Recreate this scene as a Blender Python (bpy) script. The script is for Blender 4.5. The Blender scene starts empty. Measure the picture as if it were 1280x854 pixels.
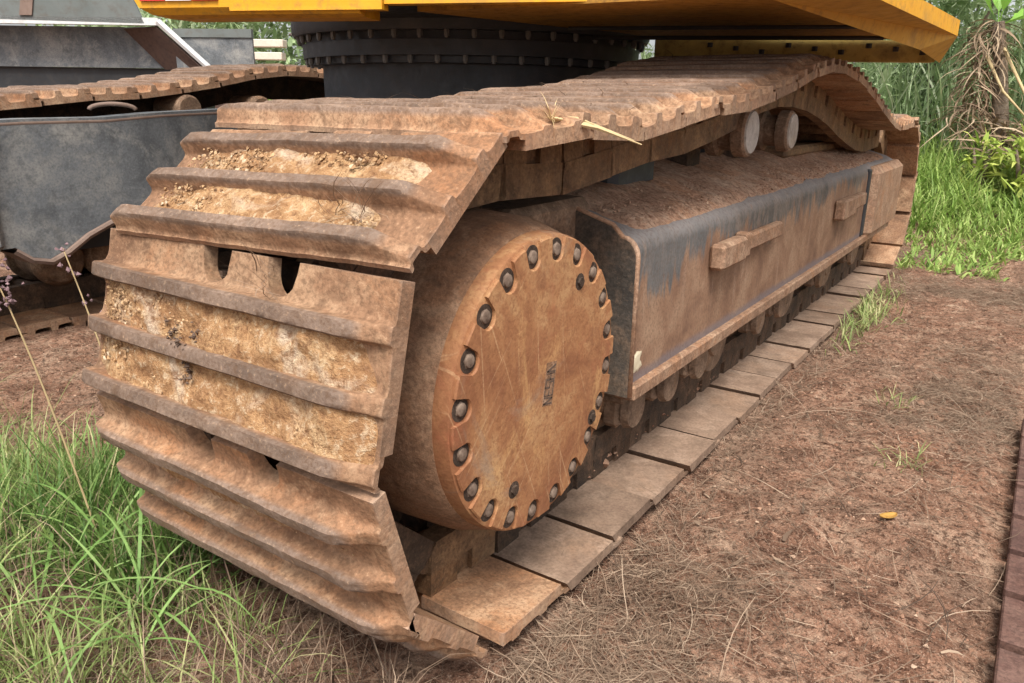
import bpy, math, random
import numpy as np
from math import sin, cos, pi, radians
random.seed(7)
RNG = np.random.default_rng(7)
SC = bpy.context.scene
COL = SC.collection

# ------------------------------------------------------------------ camera, light, exposure
CAM_POS = np.array([0.579, -1.052, 0.855]); YAW, PITCH, ROLL, FPX = -0.593, 0.304, 0.015, 959.144
def make_camera():
    from mathutils import Matrix
    fw = np.array([sin(YAW)*cos(PITCH), cos(YAW)*cos(PITCH), -sin(PITCH)])
    r = np.cross(fw, [0, 0, 1]); r /= np.linalg.norm(r); u = np.cross(r, fw)
    R = cos(ROLL)*r + sin(ROLL)*u; U = -sin(ROLL)*r + cos(ROLL)*u
    cam = bpy.data.objects.new('camera', bpy.data.cameras.new('camera')); COL.objects.link(cam)
    cam.matrix_world = Matrix(((R[0], U[0], -fw[0], CAM_POS[0]), (R[1], U[1], -fw[1], CAM_POS[1]),
                               (R[2], U[2], -fw[2], CAM_POS[2]), (0, 0, 0, 1)))
    cam.data.sensor_width = 36; cam.data.lens = FPX/1280*36
    cam.data.clip_start = 0.02; cam.data.clip_end = 500
    SC.camera = cam
make_camera()
SUN_EL, SUN_AZ = radians(58), radians(148)      # azimuth measured clockwise from +Y
w = bpy.data.worlds.new("World"); SC.world = w; w.use_nodes = True
nt = w.node_tree; bg = nt.nodes['Background']
sky = nt.nodes.new('ShaderNodeTexSky'); sky.sky_type = 'NISHITA'; sky.sun_disc = False
sky.sun_elevation = SUN_EL; sky.sun_rotation = SUN_AZ; sky.air_density = 1.0; sky.dust_density = 4.0; sky.ozone_density = 1.0
hs = nt.nodes.new('ShaderNodeHueSaturation'); hs.inputs['Saturation'].default_value = 0.22
nt.links.new(sky.outputs[0], hs.inputs['Color']); nt.links.new(hs.outputs[0], bg.inputs['Color'])
bg.inputs['Strength'].default_value = 0.12
sl = bpy.data.lights.new('sun', 'SUN'); sl.energy = 2.3; sl.angle = radians(24); sl.color = (1, .95, .87)
so = bpy.data.objects.new('sun', sl); COL.objects.link(so)
from mathutils import Vector
sd = Vector((sin(SUN_AZ)*cos(SUN_EL), cos(SUN_AZ)*cos(SUN_EL), sin(SUN_EL)))
so.rotation_euler = sd.to_track_quat('Z', 'Y').to_euler(); so.location = (0, -3, 6)
SC.view_settings.view_transform = 'Standard'; SC.view_settings.look = 'None'
SC.view_settings.exposure = 1.0; SC.view_settings.gamma = 1
SC.view_settings.use_curve_mapping = False

# ------------------------------------------------------------------ noise
def _hash(ix, iy, iz, seed):
    h = (ix.astype(np.int64)*374761393 + iy.astype(np.int64)*668265263 + iz.astype(np.int64)*2147483647 + seed*144665) & 0xFFFFFFFF
    h = ((h ^ (h >> 13))*1274126177) & 0xFFFFFFFF
    h = h ^ (h >> 16)
    return (h & 0xFFFF)/65535.0*2-1
def vnoise(P, seed=0):
    P = np.asarray(P, float); I = np.floor(P); F = P-I; F = F*F*(3-2*F)
    r = 0
    for dx in (0, 1):
        for dy in (0, 1):
            for dz in (0, 1):
                wgt = (F[..., 0] if dx else 1-F[..., 0])*(F[..., 1] if dy else 1-F[..., 1])*(F[..., 2] if dz else 1-F[..., 2])
                r = r + wgt*_hash(I[..., 0]+dx, I[..., 1]+dy, I[..., 2]+dz, seed)
    return r
def fbm(P, oct=4, seed=0, gain=.5):
    P = np.asarray(P, float); a = 1; r = 0
    for k in range(oct):
        r = r+a*vnoise(P*(2**k)+17.3*k, seed+k); a *= gain
    return r
def N3(x, y, z=0.0):
    x, y = np.broadcast_arrays(np.asarray(x, float), np.asarray(y, float))
    return np.stack([x, y, np.full(x.shape, float(z)) if np.isscalar(z) else z], -1)

# ------------------------------------------------------------------ object helpers
class MB:
    def __init__(s): s.v = []; s.f = []; s.n = 0
    def add(s, V, F):
        V = np.asarray(V, float); s.v.append(V); s.f += [tuple(int(i)+s.n for i in f) for f in F]; s.n += len(V); return s
    def grid(s, P, flip=False, close_u=False):
        P = np.asarray(P, float); a, b = P.shape[:2]; F = []
        for i in range(a if close_u else a-1):
            for j in range(b-1):
                q = (i*b+j, ((i+1) % a)*b+j, ((i+1) % a)*b+j+1, i*b+j+1)
                F.append(q[::-1] if flip else q)
        return s.add(P.reshape(-1, 3), F)
    def box(s, lo, hi, M=None, bev=0.0):
        lo = np.array(lo, float); hi = np.array(hi, float)
        if bev > 0:
            b = min(bev, *(abs(hi-lo)*.45))
            c = (lo+hi)/2; h = (hi-lo)/2; V = []; idx = {}
            for sx in (-1, 1):
                for sy in (-1, 1):
                    for sz in (-1, 1):
                        for ax in range(3):
                            p = h-b; p = p.copy(); p[ax] = h[ax]
                            idx[(sx, sy, sz, ax)] = len(V); V.append(c+p*np.array([sx, sy, sz]))
            F = []
            for ax in range(3):
                o = [a for a in range(3) if a != ax]
                for sg in (-1, 1):
                    r = []
                    for (p, q) in ((-1, -1), (1, -1), (1, 1), (-1, 1)):
                        sgn = [0, 0, 0]; sgn[ax] = sg; sgn[o[0]] = p; sgn[o[1]] = q
                        r.append(idx[(*sgn, ax)])
                    F.append(r)
            for ax in range(3):
                o = [a for a in range(3) if a != ax]
                for p in (-1, 1):
                    for q in (-1, 1):
                        k = []
                        for sg in (-1, 1):
                            sgn = [0, 0, 0]; sgn[ax] = sg; sgn[o[0]] = p; sgn[o[1]] = q
                            k.append((idx[(*sgn, o[0])], idx[(*sgn, o[1])]))
                        F.append([k[0][0], k[1][0], k[1][1], k[0][1]])
            for sx in (-1, 1):
                for sy in (-1, 1):
                    for sz in (-1, 1):
                        F.append([idx[(sx, sy, sz, a)] for a in range(3)])
            V = np.array(V)
        else:
            V = np.array([[x, y, z] for x in (lo[0], hi[0]) for y in (lo[1], hi[1]) for z in (lo[2], hi[2])])
            F = [(0, 1, 3, 2), (4, 6, 7, 5), (0, 4, 5, 1), (2, 3, 7, 6), (0, 2, 6, 4), (1, 5, 7, 3)]
        if M is not None: V = V@np.array(M[0]).T+np.array(M[1])
        return s.add(V, F)
    def prism(s, poly, axis, a, b):
        """closed polygon (two coords) extruded along axis 'x','y' or 'z' from a to b"""
        P = np.asarray(poly, float); n = len(P); V = []
        for t in (a, b):
            for p in P:
                V.append({'x': (t, p[0], p[1]), 'y': (p[0], t, p[1]), 'z': (p[0], p[1], t)}[axis])
        F = [tuple(range(n))[::-1], tuple(range(n, 2*n))]
        F += [(i, (i+1) % n, n+(i+1) % n, n+i) for i in range(n)]
        return s.add(V, F)
    def lathe(s, prof, axis='x', c=(0, 0, 0), n=32):
        """prof list of (along, radius); about an axis through c"""
        V = []; c = np.array(c, float); m = len(prof)
        for k in range(n):
            t = 2*pi*k/n
            for (a, r) in prof:
                p = {'x': (a, r*cos(t), r*sin(t)), 'y': (r*cos(t), a, r*sin(t)), 'z': (r*cos(t), r*sin(t), a)}[axis]
                V.append(c+p)
        F = []
        for k in range(n):
            for j in range(m-1):
                F.append((k*m+j, ((k+1) % n)*m+j, ((k+1) % n)*m+j+1, k*m+j+1))
        F.append(tuple(k*m for k in range(n))); F.append(tuple(k*m+m-1 for k in range(n))[::-1])
        return s.add(V, F)
    def tube(s, pts, r, n=8, cap=True):
        pts = np.asarray(pts, float); m = len(pts); R = np.broadcast_to(np.asarray(r, float), (m,))
        T = np.gradient(pts, axis=0); T /= np.linalg.norm(T, axis=1)[:, None]+1e-12
        up = np.array([0, 0, 1.]) if abs(T[0][2]) < .9 else np.array([1., 0, 0]); V = []
        for k in range(m):
            a = np.cross(T[k], up); a /= np.linalg.norm(a)+1e-12; b = np.cross(a, T[k])
            for j in range(n):
                t = 2*pi*j/n; V.append(pts[k]+R[k]*(cos(t)*a+sin(t)*b))
        F = [(k*n+j, k*n+(j+1) % n, (k+1)*n+(j+1) % n, (k+1)*n+j) for k in range(m-1) for j in range(n)]
        if cap: F += [tuple(range(n))[::-1], tuple(range((m-1)*n, m*n))]
        return s.add(V, F)
    def mesh(s, name, mat, smooth=False, recalc=True):
        me = bpy.data.meshes.new(name)
        me.from_pydata(np.concatenate(s.v).tolist(), [], s.f)
        if recalc:
            import bmesh
            bm = bmesh.new(); bm.from_mesh(me); bmesh.ops.recalc_face_normals(bm, faces=bm.faces); bm.to_mesh(me); bm.free()
        if smooth is not False:
            me.polygons.foreach_set('use_smooth', [True]*len(me.polygons))
            if smooth is not True: me.set_sharp_from_angle(angle=radians(smooth))
        if mat: me.materials.append(mat)
        return me
    def build(s, name, mat, parent=None, smooth=False, recalc=True, world=True):
        return link(s.mesh(name, mat, smooth, recalc), name, parent, world)
ROOTLOC = {}
def link(me, name, parent=None, world=True):
    o = bpy.data.objects.new(name, me); COL.objects.link(o)
    if parent is not None:
        o.parent = parent
        if world: o.location = -wloc(parent)
    return o
def wloc(o):
    l = Vector((0, 0, 0))
    while o is not None: l = l+o.location; o = o.parent
    return l
def tag(o, label=None, cat=None, group=None, kind=None):
    if label: o['label'] = label
    if cat: o['category'] = cat
    if group: o['group'] = group
    if kind: o['kind'] = kind
    return o
def empty(name, loc, label, cat, group=None):
    o = bpy.data.objects.new(name, None); COL.objects.link(o); o.location = loc; o.empty_display_size = .1
    return tag(o, label, cat, group)

# ------------------------------------------------------------------ materials
class NT:
    def __init__(s, name):
        s.m = bpy.data.materials.new(name); s.m.use_nodes = True; s.t = s.m.node_tree
        s.p = s.t.nodes['Principled BSDF']; s.out = s.t.nodes['Material Output']
    def n(s, typ, **kw):
        x = s.t.nodes.new(typ)
        for k, v in kw.items(): setattr(x, k, v)
        return x
    def l(s, a, b): s.t.links.new(a, b)
    def coords(s, rand=True, kind='Object'):
        tc = s.n('ShaderNodeTexCoord'); v = tc.outputs[kind]
        if rand:
            oi = s.n('ShaderNodeObjectInfo'); m = s.n('ShaderNodeMath', operation='MULTIPLY'); m.inputs[1].default_value = 37.
            s.l(oi.outputs['Random'], m.inputs[0]); a = s.n('ShaderNodeVectorMath', operation='ADD')
            s.l(v, a.inputs[0]); s.l(m.outputs[0], a.inputs[1]); return a.outputs[0], v
        return v, v
    def noise(s, vec, scale, detail=4, rough=.6, dist=0., stretch=None):
        if stretch:
            mp = s.n('ShaderNodeVectorMath', operation='MULTIPLY'); mp.inputs[1].default_value = stretch; s.l(vec, mp.inputs[0]); vec = mp.outputs[0]
        x = s.n('ShaderNodeTexNoise'); x.inputs['Scale'].default_value = scale; x.inputs['Detail'].default_value = detail
        x.inputs['Roughness'].default_value = rough; x.inputs['Distortion'].default_value = dist
        s.l(vec, x.inputs['Vector']); return x.outputs[0]
    def ramp(s, fac, stops, interp='LINEAR'):
        x = s.n('ShaderNodeValToRGB'); x.color_ramp.interpolation = interp; el = x.color_ramp.elements
        while len(el) < len(stops): el.new(.5)
        for e, (p, c) in zip(el, stops):
            e.position = p; e.color = (*c, 1) if hasattr(c, '__len__') else (c, c, c, 1)
        s.l(fac, x.inputs[0]); return x.outputs[0]
    def mix(s, fac, a, b, mode='MIX'):
        x = s.n('ShaderNodeMix', data_type='RGBA', blend_type=mode)
        for sock, val in ((x.inputs[0], fac), (x.inputs[6], a), (x.inputs[7], b)):
            if hasattr(val, 'is_linked') or hasattr(val, 'links'): s.l(val, sock)
            elif hasattr(val, '__len__'): sock.default_value = (*val, 1)
            else: sock.default_value = val
        return x.outputs[2]
    def math(s, op, a, b=None, clamp=False):
        x = s.n('ShaderNodeMath', operation=op, use_clamp=clamp)
        for i, val in enumerate((a, b)):
            if val is None: continue
            if hasattr(val, 'links'): s.l(val, x.inputs[i])
            else: x.inputs[i].default_value = val
        return x.outputs[0]
    def bump(s, h, strength=.3, dist=.01, prev=None):
        b = s.n('ShaderNodeBump'); b.inputs['Strength'].default_value = strength; b.inputs['Distance'].default_value = dist
        s.l(h, b.inputs['Height'])
        if prev is not None: s.l(prev, b.inputs['Normal'])
        return b.outputs[0]
    def done(s, col, rough=.85, normal=None, spec=.25, metal=0.):
        if hasattr(col, 'links'): s.l(col, s.p.inputs['Base Color'])
        else: s.p.inputs['Base Color'].default_value = (*col, 1)
        if hasattr(rough, 'links'): s.l(rough, s.p.inputs['Roughness'])
        else: s.p.inputs['Roughness'].default_value = rough
        s.p.inputs['Specular IOR Level'].default_value = spec; s.p.inputs['Metallic'].default_value = metal
        if normal is not None: s.l(normal, s.p.inputs['Normal'])
        return s.m
def rust(name, dark, mid, light, scale=9., bump=.5, fine=140., stretch=None, worn=None, speck=.5, spec=.25, rough=.8, rand=True, orange=.45, stain=.6, vary=0.):
    """layered dry rust / dirt over steel; worn=(local z of the raised bars, colour) polishes their tops"""
    t = NT(name); v, raw = t.coords(rand)
    a = t.noise(v, scale, 8, .72, .4, stretch); b = t.noise(v, scale*5, 6, .75, .2); c = t.noise(v, fine, 4, .7)
    d = t.noise(v, scale*.55, 5, .7, .9); e = t.noise(v, scale*2.2, 6, .75, .6)
    col = t.ramp(a, [(.33, dark), (.49, mid), (.66, light)])
    if orange: col = t.mix(t.ramp(d, [(.50, 0.), (.63, orange)]), col, (mid[0]*1.25, mid[1]*.98, mid[2]*.72))
    col = t.mix(t.ramp(e, [(.53, 0.), (.66, stain)]), col, tuple(x*.62 for x in dark))
    col = t.mix(t.ramp(t.noise(v, scale*1.7, 7, .75, .5), [(.54, 0.), (.66, .65)]), col, tuple(min(.7, x*1.12) for x in light))
    if worn:
        z = t.n('ShaderNodeSeparateXYZ'); t.l(raw, z.inputs[0])
        f = t.math('ADD', z.outputs[2], t.math('MULTIPLY', t.math('SUBTRACT', b, .5), .008))
        f = t.ramp(t.math('MULTIPLY', f, 20.), [(worn[0]*20-.08, 0.), (worn[0]*20+.06, .9)])
        wc = t.mix(t.ramp(e, [(.40, 0.), (.62, 1.)]), worn[1], tuple(x*.62 for x in worn[1]))
        wc = t.mix(t.ramp(a, [(.5, 0.), (.68, .6)]), wc, (worn[1][0]*1.5, worn[1][1]*1.45, worn[1][2]*1.4))
        col = t.mix(f, col, wc)
    col = t.mix(t.ramp(b, [(.36, .55), (.5, 0.)]), col, tuple(x*.5 for x in mid))
    col = t.mix(t.ramp(c, [(.38, speck), (.52, 0.)]), col, tuple(x*.42 for x in mid))
    col = t.mix(t.ramp(c, [(.58, 0.), (.7, speck*.7)]), col, tuple(min(.75, x*1.25) for x in light))
    if worn:
        g = t.n('ShaderNodeNewGeometry'); pt = t.math('ADD', g.outputs['Pointiness'], t.math('MULTIPLY', t.math('SUBTRACT', b, .5), .10))
        col = t.mix(t.ramp(pt, [(.555, 0.), (.64, .38)]), col, (.42, .32, .25))
    if vary:
        oi = t.n('ShaderNodeObjectInfo'); col = t.mix(1., col, t.ramp(oi.outputs['Random'], [(0., 1-vary), (1., 1+vary)]), 'MULTIPLY')
    nrm = t.bump(c, bump*.8, .004); nrm = t.bump(b, bump, .010, nrm)
    return t.done(col, t.ramp(b, [(.3, rough-.15), (.7, min(1, rough+.12))]), nrm, spec)

M = {}
M['shoe'] = rust('shoe_steel', (.165, .085, .048), (.285, .158, .090), (.42, .275, .168), 5, .3, 150, worn=(.025, (.205, .148, .116)), orange=.55, speck=.6, vary=.16, stain=.75)
M['shoe_in'] = rust('shoe_inner_steel', (.17, .108, .076), (.25, .168, .118), (.34, .24, .175), 4, .16, 150, speck=.45, orange=.25, stain=.5, vary=.16)
def mud_mat():
    t = NT('dried_mud'); v, raw = t.coords(True)
    a = t.noise(v, 9, 6, .7, .4); b = t.noise(v, 60, 5, .75, .2); c = t.noise(v, 190, 4, .7); g = t.noise(v, 7, 5, .6, .8)
    col = t.ramp(a, [(.33, (.24, .125, .062)), (.5, (.38, .22, .108)), (.66, (.50, .34, .19))])
    col = t.mix(t.ramp(g, [(.54, 0.), (.66, .8)]), col, (.47, .38, .29))
    col = t.mix(t.ramp(b, [(.53, 0.), (.66, .75)]), col, (.60, .47, .32))
    col = t.mix(t.ramp(b, [(.36, .85), (.48, 0.)]), col, (.17, .085, .045))
    col = t.mix(t.ramp(c, [(.34, .6), (.5, 0.)]), col, (.19, .09, .04))
    return t.done(col, .95, t.bump(c, .45, .004, t.bump(b, .8, .010)), .1)
M['mud'] = mud_mat()
M['mudgrey'] = rust('grey_mud', (.40, .30, .22), (.55, .47, .38), (.68, .62, .55), 16, .9, 120, speck=.4, spec=.1, rough=.95)
M['link'] = rust('link_steel', (.07, .042, .026), (.18, .105, .058), (.31, .19, .10), 9, .4, 150, rough=.7)
M['chaindark'] = rust('shaded_chain_steel', (.03, .022, .018), (.07, .045, .03), (.16, .09, .055), 10, .4, 150)  # link steel darkened to paint in shade inside the wrap and under the frame
M['drum'] = rust('drive_drum', (.15, .080, .048), (.245, .138, .082), (.34, .215, .135), 8, .4, 190, stretch=(.35, 1, 1))
M['roller'] = rust('roller_steel', (.11, .068, .044), (.21, .135, .09), (.34, .23, .155), 12, .4, 150)
M['step'] = rust('step_steel', (.19, .105, .065), (.30, .18, .115), (.40, .27, .18), 12, .3, 150)
M['rail'] = rust('rail_steel', (.26, .14, .085), (.42, .25, .16), (.50, .34, .24), 10, .3, 150)
M['soil'] = rust('loose_soil', (.34, .19, .125), (.46, .28, .19), (.56, .40, .29), 10, 1., 90, speck=.7, spec=.05, rough=.97)
def bolt_mat():
    t = NT('bolt_steel'); v, _ = t.coords(); a = t.noise(v, 60, 4)
    return t.done(t.ramp(a, [(.35, (.11, .07, .05)), (.6, (.25, .185, .14))]), .8, t.bump(a, .3, .004), .4, .2)
M['bolt'] = bolt_mat()
def cover_mat():
    t = NT('drive_cover_rust'); v, raw = t.coords(False)
    a = t.noise(v, 6, 6, .7, .6); b = t.noise(v, 30, 5, .7); c = t.noise(v, 170, 3)
    st = t.noise(v, 8, 6, .75, 1.2, (1, 1.2, .55))
    col = t.ramp(a, [(.36, (.22, .088, .040)), (.5, (.325, .150, .066)), (.63, (.42, .238, .112))])
    col = t.mix(t.ramp(st, [(.52, 0.), (.66, .5)]), col, (.56, .33, .14))
    col = t.mix(t.ramp(t.noise(v, 9, 5, .7, 1.2), [(.56, 0.), (.7, .55)]), col, (.30, .10, .05))
    # long pale scratches
    for ang, sc in ((.42, 5.), (-.75, 7.), (.08, 6.)):
        mp = t.n('ShaderNodeMapping', vector_type='TEXTURE'); mp.inputs['Rotation'].default_value = (ang, 0, 0); mp.inputs['Scale'].default_value = (1, 1/22, 1/.5); t.l(raw, mp.inputs[0])
        s = t.noise(mp.outputs[0], sc, 3, .55, .2)
        col = t.mix(t.ramp(s, [(.66, 0.), (.71, .34)]), col, (.58, .38, .21))
    col = t.mix(t.ramp(c, [(.36, .5), (.52, 0.)]), col, (.20, .08, .035))
    nrm = t.bump(b, .25, .006, t.bump(c, .25, .003))
    col = t.mix(t.ramp(t.noise(v, 26, 7, .78, .5), [(.54, 0.), (.66, .6)]), col, (.20, .085, .04))
    col = t.mix(t.ramp(t.noise(v, 5, 6, .7, 1.), [(.56, 0.), (.68, .6)]), col, (.27, .20, .145))
    return t.done(col, t.ramp(b, [(.3, .55), (.7, .85)]), nrm, .35)
M['cover'] = cover_mat()
def panel_mat():
    t = NT('frame_paint_mud'); v, raw = t.coords(False)
    s = t.n('ShaderNodeSeparateXYZ'); t.l(raw, s.inputs[0])
    a = t.noise(v, 7, 6, .65, .3); st = t.noise(v, 26, 6, .75, .3, (1, 1, .12)); c = t.noise(v, 120, 3); big = t.noise(v, 2.2, 4, .6, .2, (1, 1, .6))
    paint = t.ramp(a, [(.3, (.055, .053, .050)), (.7, (.125, .115, .105))])
    paint = t.mix(t.ramp(t.noise(v, 22, 6, .75, .4, (1, 1, .35)), [(.44, 0.), (.62, .8)]), paint, (.22, .175, .145))
    paint = t.mix(t.ramp(t.noise(v, 60, 6, .75), [(.52, 0.), (.66, .6)]), paint, (.20, .14, .10))
    paint = t.mix(t.ramp(big, [(.45, 0.), (.62, .5)]), paint, (.13, .135, .14))
    mud = t.ramp(a, [(.33, (.15, .078, .048)), (.5, (.245, .135, .080)), (.66, (.34, .215, .135))])
    edge = t.ramp(t.math('ADD', s.outputs[2], t.math('MULTIPLY', t.math('SUBTRACT', a, .5), .03)), [(.565, 0.), (.592, .55)])
    paint = t.mix(edge, paint, (.27, .24, .23))
    # mud splashed from below: height of its ragged upper limit wanders along the panel
    yr = t.ramp(t.math('MULTIPLY', s.outputs[1], .4), [(.14, .105), (.24, .085), (.42, .0)])
    h = t.math('ADD', t.math('SUBTRACT', t.math('SUBTRACT', .535, yr), s.outputs[2]), t.math('ADD', t.math('MULTIPLY', t.math('SUBTRACT', st, .5), .30), t.math('MULTIPLY', t.math('SUBTRACT', big, .5), .34)))
    f = t.ramp(t.math('ADD', t.math('MULTIPLY', h, 4.5), .3), [(.22, 0.), (.36, .92)])
    col = t.mix(f, paint, mud)
    col = t.mix(t.ramp(st, [(.57, 0.), (.7, .5)]), col, (.36, .25, .18))
    low = t.ramp(t.math('ADD', s.outputs[2], t.math('MULTIPLY', t.math('SUBTRACT', a, .5), .03)), [(.295, .75), (.31, 0.)])
    col = t.mix(low, col, (.16, .14, .15))
    col = t.mix(t.ramp(c, [(.36, .4), (.52, 0.)]), col, (.10, .06, .04))
    return t.done(col, .75, t.bump(st, .12, .004, t.bump(c, .2, .003)), .3)
M['panel'] = panel_mat()
M['endplate'] = rust('end_plate_paint', (.05, .046, .043), (.09, .075, .062), (.21, .14, .095), 9, .25, 130, orange=.3, rand=False)
def paint(name, c1, c2, dirt, amount=.5, rough=.5, scale=6., stretch=None):
    t = NT(name); v, _ = t.coords(False); a = t.noise(v, scale, 5, .65, .3, stretch); b = t.noise(v, scale*5, 5, .7); c = t.noise(v, 130, 2)
    col = t.ramp(a, [(.3, c1), (.7, c2)])
    col = t.mix(t.ramp(b, [(.5, 0.), (.72, amount)]), col, dirt)
    col = t.mix(t.ramp(a, [(.55, 0.), (.7, amount*.8)]), col, dirt)
    return t.done(col, t.ramp(b, [(.3, rough-.1), (.7, rough+.25)]), t.bump(c, .1, .003, t.bump(b, .1, .006)), .4)
M['yellow'] = paint('yellow_paint', (.66, .30, .014), (.76, .38, .02), (.34, .18, .05), .8, .5, 5)
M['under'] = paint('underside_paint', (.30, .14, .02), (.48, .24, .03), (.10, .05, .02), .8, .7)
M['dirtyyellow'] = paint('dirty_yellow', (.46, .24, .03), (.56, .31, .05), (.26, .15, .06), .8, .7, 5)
M['olive'] = paint('dirty_yellow_beam', (.36, .27, .08), (.48, .36, .10), (.10, .07, .04), .7, .7)
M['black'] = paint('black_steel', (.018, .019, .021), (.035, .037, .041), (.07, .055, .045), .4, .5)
M['ringbolt'] = paint('ring_bolt', (.10, .10, .10), (.16, .155, .15), (.2, .17, .14), .5, .5)
M['ring'] = paint('dark_grey_steel', (.028, .031, .036), (.052, .056, .066), (.10, .085, .075), .4, .5)
M['leg'] = rust('grey_leg_paint', (.085, .092, .10), (.145, .155, .165), (.27, .265, .25), 3.2, .15, 120, speck=.35, orange=0, stain=.5, rand=False)
M['legedge'] = paint('leg_edge_dirt', (.16, .11, .09), (.24, .17, .135), (.12, .08, .06), .6, .8)
M['tubgrey'] = paint('tub_grey', (.11, .125, .12), (.16, .175, .17), (.10, .08, .06), .6, .6, 3)
M['tubrim'] = paint('tub_rim', (.52, .53, .53), (.62, .63, .63), (.40, .36, .32), .5, .5)
M['tubdark'] = paint('tub_rust', (.06, .035, .028), (.10, .06, .045), (.03, .02, .02), .6, .7)
M['glass'] = NT('cab_glass').done((.03, .04, .05), .08, None, .5)
M['white'] = paint('white_tape', (.7, .7, .68), (.78, .78, .76), (.45, .38, .3), .3, .4)
M['red'] = paint('red_tape', (.55, .03, .02), (.62, .04, .03), (.25, .06, .04), .4, .4)
M['rubber'] = NT('hose_rubber').done((.36, .32, .28), .7)
M['grimeshade'] = rust('oily_recess_shade', (.025, .018, .014), (.05, .034, .025), (.10, .068, .05), 30, .3, 200)  # oily dirt colour that also carries the shade of pockets and sockets
M['stampgrey'] = rust('rubbed_plate', (.20, .105, .06), (.29, .165, .095), (.38, .25, .17), 40, .3, 200)
M['stamp'] = NT('stamped_dark').done((.105, .070, .052), .8)
M['plank'] = paint('pale_plank', (.62, .52, .42), (.72, .62, .52), (.45, .36, .28), .4, .8)
M['rshoe'] = rust('neighbour_shoe', (.07, .036, .030), (.115, .062, .050), (.17, .10, .078), 7, .3, 150, orange=.2)
def leafm(name, stops, trans=.35, rough=.55):
    t = NT(name); g = t.n('ShaderNodeNewGeometry'); v, _ = t.coords(False)
    col = t.ramp(g.outputs['Random Per Island'], stops)
    n = t.noise(v, 3, 3); col = t.mix(t.ramp(n, [(.35, .0), (.7, .35)]), col, stops[-1][1])
    t.done(col, rough, None, .3)
    tr = t.n('ShaderNodeBsdfTranslucent'); t.l(col, tr.inputs['Color']); mx = t.n('ShaderNodeMixShader'); mx.inputs[0].default_value = trans
    t.l(t.p.outputs[0], mx.inputs[1]); t.l(tr.outputs[0], mx.inputs[2]); t.l(mx.outputs[0], t.out.inputs[0])
    return t.m
M['grass'] = leafm('grass_green', [(0, (.10, .17, .04)), (.35, (.21, .32, .08)), (.72, (.36, .44, .15)), (1, (.56, .50, .28))])
M['grassdark'] = leafm('grass_dark', [(0, (.055, .12, .025)), (.5, (.12, .22, .05)), (1, (.22, .31, .09))])
M['blade'] = leafm('broad_blade', [(0, (.14, .27, .06)), (.6, (.22, .37, .10)), (1, (.33, .48, .17))])
M['lime'] = leafm('lime_grass', [(0, (.10, .19, .03)), (.4, (.20, .33, .06)), (.75, (.32, .45, .11)), (1, (.48, .54, .20))])
M['bush'] = leafm('bush_leaf', [(0, (.13, .21, .08)), (.5, (.28, .40, .18)), (.85, (.42, .52, .29)), (1, (.58, .62, .45))])
M['brightleaf'] = leafm('bright_leaf', [(0, (.20, .32, .06)), (.5, (.36, .46, .09)), (1, (.55, .58, .16))])
M['banana'] = leafm('banana_leaf', [(0, (.20, .42, .06)), (1, (.30, .52, .10))], .4, .45)
M['dead'] = leafm('dead_leaf', [(0, (.10, .065, .04)), (.5, (.26, .175, .115)), (1, (.46, .35, .24))], .15, .9)
M['straw'] = leafm('dry_straw', [(0, (.035, .020, .014)), (.38, (.13, .080, .052)), (.8, (.25, .17, .115)), (1, (.40, .30, .215))], .1, .9)
M['strawpale'] = leafm('pale_straw', [(0, (.42, .30, .15)), (1, (.62, .48, .27))], .15, .8)
M['crumb'] = leafm('soil_crumb', [(0, (.10, .045, .028)), (.5, (.21, .10, .062)), (.85, (.32, .18, .115)), (1, (.44, .31, .22))], 0., .95)
M['clod'] = leafm('soil_clod', [(0, (.10, .05, .033)), (.6, (.20, .108, .07)), (1, (.31, .19, .13))], 0., .95)
M['soilcrumb'] = leafm('pale_soil_crumb', [(0, (.16, .085, .052)), (.5, (.36, .21, .14)), (1, (.52, .36, .25))], 0., .95)
M['chip'] = leafm('mud_chip', [(0, (.14, .07, .035)), (.45, (.32, .18, .085)), (.9, (.44, .28, .145)), (1, (.52, .42, .30))], 0., .95)
M['seed'] = leafm('seed_purple', [(0, (.17, .10, .11)), (1, (.33, .22, .23))], .2, .9)
M['yleaf'] = leafm('yellow_leaf', [(0, (.45, .25, .06)), (1, (.5, .28, .07))], .2, .7)
M['bark'] = rust('bark', (.08, .06, .04), (.15, .11, .08), (.24, .19, .14), 12, .5, 100)
def ground_mat():
    t = NT('red_soil'); v, raw = t.coords(False)
    a = t.noise(v, 1.6, 6, .65, .4); b = t.noise(v, 9, 6, .7, .3); c = t.noise(v, 60, 5, .7); d = t.noise(v, 230, 3, .6)
    col = t.ramp(b, [(.36, (.17, .085, .055)), (.5, (.33, .18, .118)), (.63, (.47, .31, .215))])
    col = t.mix(t.ramp(a, [(.46, 0.), (.60, .6)]), col, (.26, .175, .125))
    col = t.mix(t.ramp(t.noise(v, 3.1, 5, .65, .5), [(.55, 0.), (.68, .5)]), col, (.33, .155, .09))
    col = t.mix(t.ramp(c, [(.40, .85), (.52, 0.)]), col, (.075, .038, .025))
    col = t.mix(t.ramp(d, [(.55, 0.), (.66, .7)]), col, (.47, .33, .24))
    nrm = t.bump(d, .7, .006, t.bump(c, 1., .022, t.bump(b, .6, .045)))
    return t.done(col, .97, nrm, .08)
M['ground'] = ground_mat()

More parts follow.
